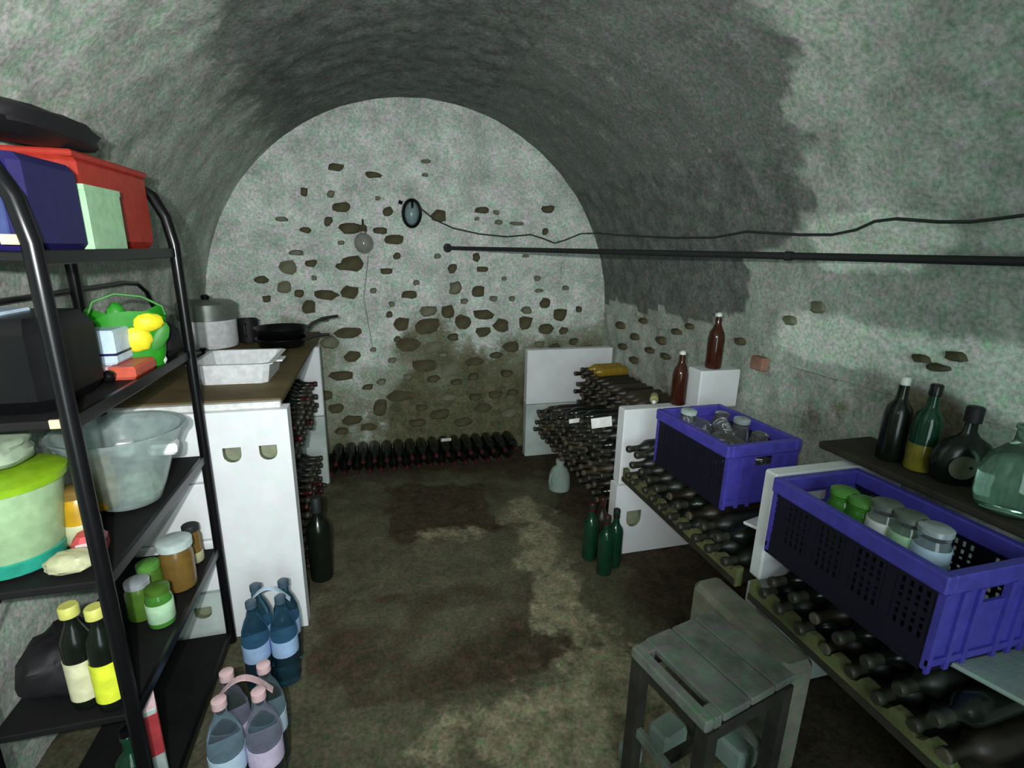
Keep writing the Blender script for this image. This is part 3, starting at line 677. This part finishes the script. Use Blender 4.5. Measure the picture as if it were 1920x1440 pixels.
# ---------------- black shelf rack on the left ----------------
RX0, RX1, RY0, RY1 = -.880, -.597, 1.150, 1.865
rk = empty('shelf_rack', (0, 0, 0), 'black tubular shelf rack with arched ends, full of groceries, left foreground', 'rack')
def frame(y):
    pts = [(RX1+.035, y, 0.0), (RX1+.02, y, .5), (RX1, y, 1.0), (RX1+.005, y, 1.40), (RX1, y, 1.49), (RX1-.012, y, 1.57), (RX1-.04, y, 1.63), (RX1-.09, y, 1.665), ((RX0+RX1)/2, y, 1.675),
           (RX0+.09, y, 1.665), (RX0+.04, y, 1.63), (RX0+.012, y, 1.57), (RX0, y, 1.49), (RX0, y, 1.0), (RX0, y, 0)]
    pts[0] = (RX1, y, 0); pts[1] = (RX1, y, .5); pts[3] = (RX1, y, 1.40)
    b = B(); b.tube(pts, .0165, 10); b.build('end_frame', 'black', rk, smooth=True)
frame(RY0); frame(RY1)
SH = [.045, .415, .780, 1.15, 1.475]
for z in SH:
    s_ = B(); s_.box((RX0, RY0+.004, z-.018), (RX1-.006, RY1-.004, z), bev=.003); so = s_.build('shelf', 'shelf', rk)
    for x in (RX1-.004,):
        e = B(); e.box((x-.004, RY0, z-.024), (x+.008, RY1, z+.004), bev=.002); e.build('edge_strip', 'black', so)
for q, z in (((27, 449), 0), ((107, 795), 1)):
    c = at(*q, Y=RY0-.004); b = B(); b.box((-.020 if z == 0 else -.012, -.004, -.009), (.020 if z == 0 else .012, .003, .009), bev=.001); b.build('wooden_tab', 'wood_tag', rk, loc=c)
b = B()
for s, e in (((RX0, RY0, .60), (RX0, RY1, 1.02)), ((RX0, RY1, .60), (RX0, RY0, 1.02))): b.tube([s, e], .004, 6)
b.build('cross_brace', 'black', rk)
# bar along the left wall behind the rack
wr = empty('wall_rail', (0, 0, 0), 'thin black bent bar on brackets along the left wall behind the rack', 'rail')
b = B(); X_ = -.96
b.tube([(X_, 1.40, 1.335), (X_, 1.9, 1.335), (X_, 2.38, 1.335), (X_, 2.50, 1.325), (X_, 2.58, 1.285), (X_, 2.63, 1.21), (X_, 2.64, 1.10)], .009, 8); b.build('bar', 'black', wr, smooth=True)
for y, z in ((1.5, 1.335), (2.64, 1.12)):
    b = B(); b.tube([(X_, y, z), (-1.03, y, z)], .008, 8); b.build('bracket', 'black', wr)

def box_thing(name, lo, hi, mat, label, cat, bev=.006, rot=None, parts=()):
    c = ((lo[0]+hi[0])/2, (lo[1]+hi[1])/2, lo[2]); t = empty(name, c, label, cat, rot=rot)
    b = B(); b.box((lo[0]-c[0], lo[1]-c[1], 0), (hi[0]-c[0], hi[1]-c[1], hi[2]-lo[2]), bev=bev); b.build('body', mat, t)
    return t, (hi[0]-lo[0])/2, (hi[1]-lo[1])/2, hi[2]-lo[2]
# top shelf
z = 1.476
t, hx, hy, hz = box_thing('storage_box', (-.79, 1.44, z), (-.640, 1.850, z+.215), 'red', 'tall red plastic box on the top shelf of the black rack', 'box', bev=.02)
b = B(); b.box((-hx-.002, -hy-.002, hz-.012), (hx+.002, hy+.002, hz+.003), bev=.004); b.build('lid', 'red', t)
t, hx, hy, hz = box_thing('carton', (-.637, 1.392, z), (-.606, 1.565, z+.140), 'mint', 'pale mint green carton before the red box on the top shelf', 'carton', bev=.004)
b = B(); b.box((-hx-.001, -hy-.001, hz-.012), (hx+.001, hy+.001, hz+.002), bev=.001); b.build('flap', 'mint', t)
t, hx, hy, hz = box_thing('storage_box', (-.84, 1.175, z), (-.608, 1.385, z+.175), 'navy', 'dark navy box at the near end of the top shelf', 'box', bev=.015)
b = B(); b.box((-hx+.01, -hy-.004, .015), (hx-.03, -hy+.001, hz-.02), bev=.002); b.build('glossy_panel', 'navyshine', t)
def sack(name, loc, size, mat, label, cat, seed, rot=None, wr=.16, knot=True):
    """soft crumpled bag: squashed sphere with folds and a knot"""
    t = empty(name, loc, label, cat, rot=rot); b = B(); nu, nv = 26, 16; vs = []; fs = []
    for j in range(nv+1):
        ph = PI*j/nv
        for i in range(nu):
            a = 2*PI*i/nu; d = Vector((math.sin(ph)*math.cos(a), math.sin(ph)*math.sin(a), -math.cos(ph)))
            k = 1+wr*noise.noise(d*2.6+Vector((seed, 0, 0)))+wr*.6*noise.noise(d*6+Vector((seed, 5, 0)))
            e = Vector([math.copysign(abs(c)**.75, c) for c in d])*k
            vs.append((e.x*size[0], e.y*size[1], max(0, (e.z*.5+.5)*size[2])))
    for j in range(nv):
        for i in range(nu): fs.append((j*nu+i, j*nu+(i+1) % nu, (j+1)*nu+(i+1) % nu, (j+1)*nu+i))
    b.add(vs, fs); b.build('body', mat, t, smooth=True)
    if knot: b = B(); b.lathe([(.006, 0), (.010, .012), (.020, .03), (.014, .045), (.003, .05)], 9, mat=Matrix.Translation((0, 0, size[2]*.95))); b.build('knot', mat, t, smooth=True)
    return t
sack('black_bag', (-.69, 1.40, z+.219), (.082, .20, .065), 'blackmatt', 'crumpled black bag lying over the boxes on the top shelf', 'bag', 2.0, knot=False)
# second shelf
z = 1.151
t, hx, hy, hz = box_thing('black_case', (-.90, 1.19, z), (-.635, 1.42, z+.195), 'black', 'glossy black case at the near end of the second shelf', 'case', bev=.03)
b = B(); b.tube([(-hx*.4, -hy-.002, hz*.78), (-hx*.38, -hy-.022, hz*.6), (-hx*.3, -hy-.024, hz*.4), (-hx*.2, -hy-.002, hz*.28)], .007, 8); b.build('handle', 'black', t, smooth=True)
b = B(); b.box((-hx*.98, -hy*.9, hz-.004), (hx*.2, hy*.6, hz+.006), bev=.003); b.build('pale_sheet', 'paleblue', t)
t, hx, hy, hz = box_thing('carton', (-.74, 1.50, z+.036), (-.650, 1.60, z+.125), 'paleblue', 'pale blue and white carton in front of the green bag on the second shelf', 'carton')
b = B(); b.box((-hx, -hy-.001, .024), (hx+.001, hy, .030)); b.build('dark_stripe', 'navy', t)
t, hx, hy, hz = box_thing('snack_pack', (-.735, 1.475, z), (-.605, 1.62, z+.034), 'redpack', 'flat red packet under the pale blue carton on the second shelf', 'packet', bev=.008)
b = B(); b.box((-hx-.001, -hy-.001, .02), (hx*.1, hy, .036), bev=.003); b.build('pale_band', 'pink', t)
b = B(); b.lathe([(.004, 0), (.011, .004), (.0155, .015), (.011, .027), (.004, .031)], 14); tag(b.build('white_ball', 'swing', loc=(-.588+.0-.02, 1.66, z), smooth=True), 'small white ball beside the red packet on the second shelf', 'ball')
# green shopping bag with yellow fruit print
gb = empty('shopping_bag', (-.675, 1.66, z), 'bright green bag with yellow fruit shapes and thin handle on the second shelf', 'bag', rot=(0, 0, .45))
b = B(); n = 24; ring = []
for r in range(8):
    f = r/7
    for i in range(n):
        a = 2*PI*i/n; k = 1+.05*noise.noise(Vector((math.cos(a)*3, math.sin(a)*3, r*.7)))
        ring.append((.072*(1+.28*f)*math.copysign(abs(math.cos(a))**.6, math.cos(a))*k, .058*(1+.28*f)*math.copysign(abs(math.sin(a))**.6, math.sin(a))*k, .002+.150*f+(.012*math.sin(a*3) if r == 7 else 0)))
fs = [tuple(range(n))]+[(r*n+i, r*n+(i+1) % n, (r+1)*n+(i+1) % n, (r+1)*n+i) for r in range(7) for i in range(n)]
b.add(ring, fs); b.build('body', 'green', gb, smooth=True)
def blob(r1, r2, r3, loc, mat, name, parent, seed, rot=None):
    b = B(); nu, nv = 14, 9; vs = []
    for j in range(nv+1):
        ph = PI*j/nv
        for i in range(nu):
            a = 2*PI*i/nu; d = Vector((math.sin(ph)*math.cos(a), math.sin(ph)*math.sin(a), math.cos(ph))); k = 1+.16*noise.noise(d*2+Vector((seed, 1, 2)))
            vs.append((d.x*r1*k, d.y*r2*k, d.z*r3*k))
    fs = [(j*nu+i, j*nu+(i+1) % nu, (j+1)*nu+(i+1) % nu, (j+1)*nu+i) for j in range(nv) for i in range(nu)]
    b.add(vs, fs); return b.build(name, mat, parent, loc=loc, rot=rot, smooth=True)
blob(.034, .012, .034, (.010, -.068, .085), 'yellow', 'yellow_patch', gb, 1)
blob(.036, .014, .026, (.040, -.070, .130), 'yellow', 'yellow_patch', gb, 3)
blob(.022, .014, .030, (-.025, -.050, .155), 'green', 'leaf', gb, 5)
blob(.020, .010, .045, (.062, -.056, .085), 'greendark', 'leaf', gb, 7, rot=(0, .5, 0))
b = B(); b.tube([(-.085, 0, .15), (-.070, 0, .185), (-.02, 0, .205), (.04, 0, .195), (.085, 0, .165), (.09, 0, .14)], .0035, 6); b.build('handle', 'greendark', gb, smooth=True)
sack('dark_bag', (-.645, 1.775, z), (.048, .055, .110), 'blackmatt', 'dark purple-black bag at the far end of the second shelf', 'bag', 9.0)
blob(.016, .02, .016, (-.655, 1.405+.05, z+.017), 'black', 'black_ball', None, 4); o = bpy.data.objects['black_ball']; tag(o, 'small shiny black ball at the edge of the second shelf', 'ball')
# third shelf
z = .786
tb = empty('plastic_tub', (-.815, 1.272, z), 'large pale green plastic tub with lime lid and teal foot on the third shelf', 'tub')
b = B(); b.lathe([(.085, .034), (.09, .04), (.108, .19), (.112, .20)], 30); b.build('body', 'tub', tb, smooth=True)
b = B(); b.lathe([(.078, 0), (.086, .003), (.0905, .034), (.088, .036)], 30); b.build('foot', 'tub_teal', tb, smooth=True)
b = B(); b.lathe([(.110, .195), (.116, .197), (.118, .214), (.10, .222), (.03, .226)], 30); b.build('lid', 'tub_lime', tb, smooth=True)
sack('pale_bag', (-.84, 1.27, z+.227), (.085, .085, .075), 'bagpale', 'grey-green bag on top of the pale green tub', 'bag', 5.0)
def jar(name, x, y, z, r, h, body, lid, label, lab=None, labf=(.2, .7), rl=None):
    t = empty(name, (x, y, z), label, 'jar', 'jars on the black rack'); b = B()
    b.lathe([(r*.8, 0), (r*.96, h*.03), (r, h*.08), (r, h*.70), (r*.86, h*.80), (r*.80, h*.84)], 22); b.build('body', body, t, smooth=True)
    b = B(); R_ = rl or r*.92; b.lathe([(R_*.95, h*.842), (R_, h*.85), (R_, h*.98), (R_*.9, h)], 22); b.build('lid', lid, t, smooth=True)
    if lab: b = B(); b.lathe([(r+.0006, h*labf[0]), (r+.0014, h*labf[0]+.001), (r+.0014, h*labf[1]), (r+.0006, h*labf[1]+.001)], 22); b.build('label', lab, t, smooth=True)
    return t
jar('honey_jar', -.712, 1.33, z, .037, .145, 'amber', 'honey', 'amber jar with cream base label between tub and bowl on the third shelf', 'cream', (.08, .4))
jar('honey_jar', -.735, 1.49, z+.010, .034, .150, 'amber', 'amber', 'yellow jar standing inside the cloudy bowl')
t, hx, hy, hz = box_thing('snack_pack', (-.70, 1.235, z), (-.635, 1.295, z+.055), 'pinkred', 'pink-red packet behind the near post on the third shelf', 'packet', bev=.015, rot=(0, 0, .3))
b = B(); b.box((-hx*.7, -hy-.002, hz*.55), (hx*.7, -hy+.002, hz*.8), bev=.001); b.build('pale_seal', 'pink', t)
sack('cream_bag', (-.68, 1.205, z), (.045, .032, .042), 'cream', 'small cream bag at the near edge of the third shelf', 'bag', 12.0, knot=False)
# cloudy bowl
bw = empty('plastic_bowl', (-.690, 1.535, z), 'large cloudy clear bowl on the far half of the third shelf', 'bowl')
b = B(); b.lathe([(.060, .0), (.072, .004), (.090, .05), (.125, .16), (.148, .212), (.156, .215), (.156, .219), (.145, .217), (.121, .16), (.086, .053), (.068, .010), (.01, .008)], 36); b.build('body', 'bowl', bw, smooth=True)
for q, s, l in ((at(305, 832, Y=1.52), (.034, .03, .016), 'white box lying inside the cloudy bowl'), (at(232, 835, Y=1.52), (.020, .02, .02), 'pale crumpled packet inside the cloudy bowl')):
    b = B(); b.box((-s[0], -s[1], 0), (s[0], s[1], s[2]*2), bev=.008); tag(b.build('white_packet', 'white', loc=(max(q.x, -.77), 1.52, z+.145), rot=(0, .1, .2)), l, 'packet')
b = B(); b.box((-.05, -.05, 0), (.05, .05, .085), bev=.02); tag(b.build('grey_packet', 'bagpale', loc=(-.665, 1.54, z+.010), rot=(0, 0, .3)), 'grey-green packet at the bottom of the cloudy bowl', 'packet')
# fourth shelf
z = .416
jar('preserve_jar', -.712, 1.60, z, .034, .130, 'olive', 'lid_green', 'jar with dull green lid beside the wide pale-lidded jar, fourth shelf')
jar('preserve_jar', -.652, 1.650, z, .048, .172, 'honey', 'lid_white', 'wide amber jar with big pale lid on the fourth shelf', rl=.050)
jar('preserve_jar', -.650, 1.785, z, .028, .145, 'honey', 'iron', 'small brown jar with dark round lid at the far end of the fourth shelf', 'cream', (.05, .3))
jar('preserve_jar', -.712, 1.52, z, .035, .125, 'olive', 'lid_silver', 'silver-lidded jar on the fourth rack shelf')
jar('preserve_jar', -.645, 1.475, z, .034, .125, 'greenjar', 'olive', 'green pickle jar with pale mint label on the edge of the fourth shelf', 'label_green', (.15, .62))
sack('dark_bag', (-.80, 1.30, z), (.07, .09, .14), 'blackmatt', 'black bag left of the oil bottles on the fourth shelf', 'bag', 21.0, knot=False)
for x, y, lm, lab_, l in ((-.712, 1.215, 'label_cream', (.03, .135), 'dark oil bottle with yellow cap and cream label on the fourth shelf'), (-.652, 1.195, 'lime', (.03, .135), 'dark oil bottle with yellow cap and bright yellow label on the fourth shelf')):
    standing('oil_bottle', 'bottle_dark', scaled([(.026, 0), (.030, .005), (.031, .015), (.031, .17), (.029, .19), (.018, .215), (.013, .23), (.013, .245)], 1, 1), (x, y, z), l, cap=[(.014, .246), (.0195, .248), (.0195, .272), (.017, .275)], capmat='capyellow', lab=(*lab_, .031, -PI*.92, -PI*.10), labmat=lm)
# bottom shelf
z = .046
standing('wine_bottle', 'bottle_green', scaled(WINE, 1, .78), (-.665, 1.235, z), 'short green bottle at the near corner of the bottom shelf', cap=[(.015, .2343), (.016, .2345), (.016, .25), (.013, .252)], capmat='black')
jc = empty('drink_carton', (-.632, 1.265, z), 'tall red and white drink carton at the edge of the bottom shelf', 'carton', rot=(0, 0, .4))
b = B(); b.box((-.026, -.022, 0), (.026, .022, .28), bev=.003); b.build('body', 'lid_white', jc)
b = B(); b.box((-.0265, -.0225, .13), (.0265, .0225, .265), bev=.002); b.build('red_band', 'pinkred', jc)
b = B(); b.prism([(-.022, .28), (.022, .28), (.003, .32), (-.003, .32)], 0, -.026, .026); b.build('gable_top', 'pink', jc)
# ---------------- things on the left counter ----------------
z = .955
tr = empty('enamel_tray', (-.555, 2.30, z), 'white rectangular enamel dish on the brown counter board', 'dish', rot=(0, 0, -.02))
def dish(w, d, h, flare, lip):
    b = B(); th = .004
    def loop(a, c, zz, r=.02): return [(a-r, -c, zz), (a, -c+r, zz), (a, c-r, zz), (a-r, c, zz), (-a+r, c, zz), (-a, c-r, zz), (-a, -c+r, zz), (-a+r, -c, zz)]
    L = [loop(w, d, 0), loop(w+flare, d+flare, h), loop(w+flare+lip, d+flare+lip, h), loop(w+flare+lip, d+flare+lip, h+th), loop(w+flare-th, d+flare-th, h+th), loop(w-th, d-th, th)]
    vs = [p for l in L for p in l]; fs = [tuple(range(7, -1, -1)), tuple(40+i for i in range(8))]
    for r in range(5): fs += [(r*8+i, r*8+(i+1) % 8, r*8+8+(i+1) % 8, r*8+8+i) for i in range(8)]
    b.add(vs, fs); return b
dish(.125, .135, .080, .016, .014).build('body', 'enamel', tr)
for s in (-1, 1):
    b = B(); b.box((s*.152-.012, -.04, .066), (s*.16+.012, .04, .074), bev=.002); b.build('grip', 'enamel', tr)
pt = empty('cooking_pot', (-.86, 3.02, z), 'pale enamel pot with grey upper band, left on the brown counter', 'pot')
b = B(); b.lathe([(.115, 0), (.13, .006), (.135, .03), (.135, .20), (.128, .202), (.128, .01), (.05, .008)], 32); b.build('body', 'enamel', pt, smooth=True)
b = B(); b.lathe([(.1375, .150), (.140, .152), (.140, .232), (.120, .246), (.03, .252)], 32); b.build('lid', 'greymetal', pt, smooth=True)
b = B(); b.lathe([(.018, .252), (.022, .268), (.014, .276)], 14); b.build('knob', 'black', pt, smooth=True)
mg = empty('black_pot', (-.697, 3.14, z), 'small black pot between the pale pot and the frying pans', 'pot')
b = B(); b.lathe([(.045, 0), (.052, .004), (.055, .13), (.048, .132), (.045, .01), (.02, .008)], 22); b.build('body', 'blackmatt', mg, smooth=True)
b = B(); b.tube([(0, -.05, .11), (0, -.085, .105), (0, -.085, .05), (0, -.05, .04)], .006, 7); b.build('handle', 'black', mg, smooth=True)
def pan(loc, r, h, label, ang, hl, rise):
    t = empty('frying_pan', loc, label, 'pan', 'stacked frying pans', rot=(0, 0, ang)); b = B()
    b.lathe([(r*.82, 0), (r*.86, .003), (r, h), (r*1.02, h), (r*1.01, h+.003), (r*.97, h), (r*.84, .006), (.02, .006)], 32); b.build('body', 'black', t, smooth=True)
    b = B(); b.tube([(r*.96, 0, h*.75), (r+.03, 0, h+rise*.3), (r+hl*.5, 0, h+rise*.8), (r+hl, 0, h+rise)], [.010, .009, .009, .008], 8); b.build('handle', 'blackmatt', t, smooth=True)
pan((-.500, 2.98, z), .130, .045, 'lower black frying pan of the stack on the counter', .1, .12, .01)
pan((-.500, 3.00, z+.050), .140, .050, 'upper black frying pan with raised handle on the counter', .35, .17, .045)
lidt = empty('pot_lid', (-.795, 2.66, z), 'black pot lid lying behind the white dish', 'lid')
b = B(); b.lathe([(.085, 0), (.088, .004), (.086, .022), (.06, .034), (.015, .038)], 26); b.build('body', 'black', lidt, smooth=True)
b = B(); b.lathe([(.006, .038), (.010, .048), (.018, .054), (.012, .060)], 12); b.build('knob', 'black', lidt, smooth=True)
# round black thing with yellow rim hanging at the counter edge
bb = empty('round_tin', (-.385, 2.33, .525+.0), 'dark round tin with yellow rim among bottles below the counter edge', 'tin')
b = B(); b.lathe([(.030, .255), (.040, .26), (.044, .29), (.034, .33), (.012, .345)], 18); b.v = [(x, y, zz-.02+.0) for x, y, zz in b.v]
bpy.data.objects.remove(bb)

# ---------------- water packs on the floor ----------------
PETP = [(.030, 0), (.038, .006), (.040, .02), (.038, .05), (.040, .06), (.038, .10), (.040, .11), (.040, .19), (.037, .215), (.026, .25), (.0145, .275), (.0135, .295)]
def pet_pack(loc, rz, pet, capm, strap, labm, label, nx=2, ny=2, s=1.12, labm2=None):
    t = empty('water_bottle_pack', loc, label, 'bottle pack', rot=(0, 0, rz)); P = .083*s
    for i in range(nx):
        for j in range(ny):
            x = (i-(nx-1)/2)*P; y = (j-(ny-1)/2)*P
            b = B(); b.lathe(scaled(PETP, s, s), 18); bo = b.build('bottle', pet, t, loc=(x, y, .001), smooth=True)
            b = B(); b.lathe(scaled([(.0145, .296), (.0165, .297), (.0165, .316), (.0135, .318)], s, s), 12); b.build('cap', capm, bo, smooth=True)
            b = B(); b.lathe(scaled([(.0385, .115), (.0408, .116), (.0408, .172), (.0385, .173)], s, s), 18); b.build('label', labm if (i+j) % 2 == 0 or not labm2 else labm2, bo, smooth=True)
    W2 = P*nx/2
    b = B(); vs = []; n = 12
    for i in range(n+1):
        f = i/n; x = -W2*.78+1.56*W2*f; zz = .27*s+.055*s*math.sin(PI*f)
        for dy, dz in ((-.010, 0), (.010, 0), (.010, .003), (-.010, .003)): vs.append((x, dy, zz+dz))
    fs = [(0, 1, 2, 3), tuple(n*4+k for k in (3, 2, 1, 0))]
    for i in range(n):
        for k in range(4): fs.append((i*4+k, i*4+(k+1) % 4, i*4+4+(k+1) % 4, i*4+4+k))
    b.add(vs, fs); b.build('carry_strap', strap, t)
    return t
pet_pack((-.395, 1.26, 0), .05, 'pet', 'pink', 'pink', 'paleblue', 'clear water bottle pack with pink caps and pink carry strap in the left foreground', labm2='lilac')
pet_pack((-.405, 1.665, 0), .05, 'petblue', 'bluecap', 'paleblue', 'bluelabel', 'bluish water bottle pack standing before the bright white partition', s=1.08)

# ---------------- back wall lamp, bulb, cable, rod ----------------
c = at(771, 401, Y=YB); lp = empty('bulkhead_lamp', (c.x, YB-.02, c.z), 'oval caged bulkhead lamp high on the back wall', 'lamp', rot=(0, math.radians(4), 0))
def oval(rx, rz, y, n=24): return [(rx*math.cos(2*PI*i/n), y, rz*math.sin(2*PI*i/n)) for i in range(n)]
b = B(); b.prism([(x, zz) for x, _, zz in oval(.060, .090, 0)], 1, -.02, .018); b.build('base', 'black', lp)
b = B(); b.tube(oval(.056, .084, -.035), .010, 7, closed=True); b.build('cage_ring', 'black', lp, smooth=True)
b = B(); nu, nv = 20, 7; vs = []
for j in range(nv+1):
    ph = PI/2*j/nv
    for i in range(nu): a = 2*PI*i/nu; vs.append((.046*math.cos(a)*math.cos(ph), -.021-.038*math.sin(ph), .073*math.sin(a)*math.cos(ph)))
fs = [(j*nu+i, j*nu+(i+1) % nu, (j+1)*nu+(i+1) % nu, (j+1)*nu+i) for j in range(nv) for i in range(nu)]
b.add(vs, fs); b.build('glass_cover', plain('dull_lamp_glass', (.22, .32, .32), .25), lp, smooth=True)
b = B(); b.tube([(0, -.03, .088), (0, -.05, .06), (0, -.05, .03)], .008, 7); b.tube([(-.06, 0, .06), (-.085, 0, .065)], .012, 8); b.build('top_bracket', 'black', lp, smooth=True)
c = at(682, 456, Y=YB-.10); gl = empty('glass_globe', (c.x, c.y, c.z), 'small clear glass globe lamp hanging before the back wall left of the bulkhead lamp', 'lamp')
b = B(); b.lathe([(.01, -.062), (.035, -.052), (.055, -.028), (.060, 0), (.055, .028), (.035, .052), (.018, .062), (.018, .075)], 24); b.build('globe', plain('smoky_globe', (.42, .43, .38), .08, trans=.5), gl, smooth=True)
b = B(); b.lathe([(.020, .072), (.023, .075), (.023, .105), (.015, .112)], 14); b.build('socket', 'stone', gl, smooth=True)
b = B(); b.tube([(0, 0, .11), (0, .03, .14), (0, .08, .145), (0, .098, .14)], .006, 7); b.build('wall_arm', 'iron', gl, smooth=True)
b = B(); b.tube([at(690, 480, Y=YB-.10)-c, at(682, 560, Y=YB-.06)-c, at(700, 660, Y=YB-.04)-c], .0022, 5); b.build('pull_cord', 'cloth', gl)
def on_vault(x, y, off=.035):
    d = RT*((x-960)/FPX)-UP*((y-720)/FPX)+fwd; t_ = .4
    while True:
        p = Vector((0, 0, EYE))+d*t_; r = RAD-off
        ins = (p.x-CX)**2+(p.z-CZ)**2 < r*r if p.z > CZ else abs(p.x-CX) < r
        if not ins or p.y > YB-.022: return p
        t_ += .004
pts = [(788, 390), (815, 412), (850, 428), (900, 439), (950, 444), (995, 440), (1020, 448), (1040, 456), (1060, 450), (1090, 438), (1120, 437), (1150, 440), (1200, 443), (1270, 446), (1340, 445), (1400, 434), (1430, 436), (1500, 440), (1560, 440), (1605, 431), (1640, 415), (1680, 410), (1760, 416), (1820, 416), (1880, 409), (1925, 403), (2050, 396), (2200, 392)]
b = B(); b.tube([on_vault(*q) for q in pts], .0052, 6); o = b.build('power_cable', 'cable', smooth=True); tag(o, 'thin sagging cable running from the bulkhead lamp along the right vault', 'cable')
e0 = at(840, 465, Y=YB-.03); e1 = on_vault(1900, 490, .03); dirv = (e1-e0)
rd = empty('wall_rod', (0, 0, 0), 'long straight dark iron rod from the back wall to the right wall', 'rod')
b = B(); b.tube([e0, e1, e1+Vector((.035, -.35, 0))], .0125, 10); b.build('rod', 'iron', rd, smooth=True)
b = B(); b.lathe([(.030, 0), (.030, .012), (.016, .016)], 16, mat=Matrix.Translation(e0+Vector((0, .03, 0))) @ Matrix.Rotation(PI/2, 4, 'X')); b.build('wall_socket', 'iron', rd)
m_ = e0+(e1-e0)*.80
b = B(); b.lathe([(.016, -.012), (.016, .012)], 12, mat=Matrix.Translation(m_) @ dirv.to_track_quat('Z', 'Y').to_matrix().to_4x4()); b.build('clamp', 'iron', rd)
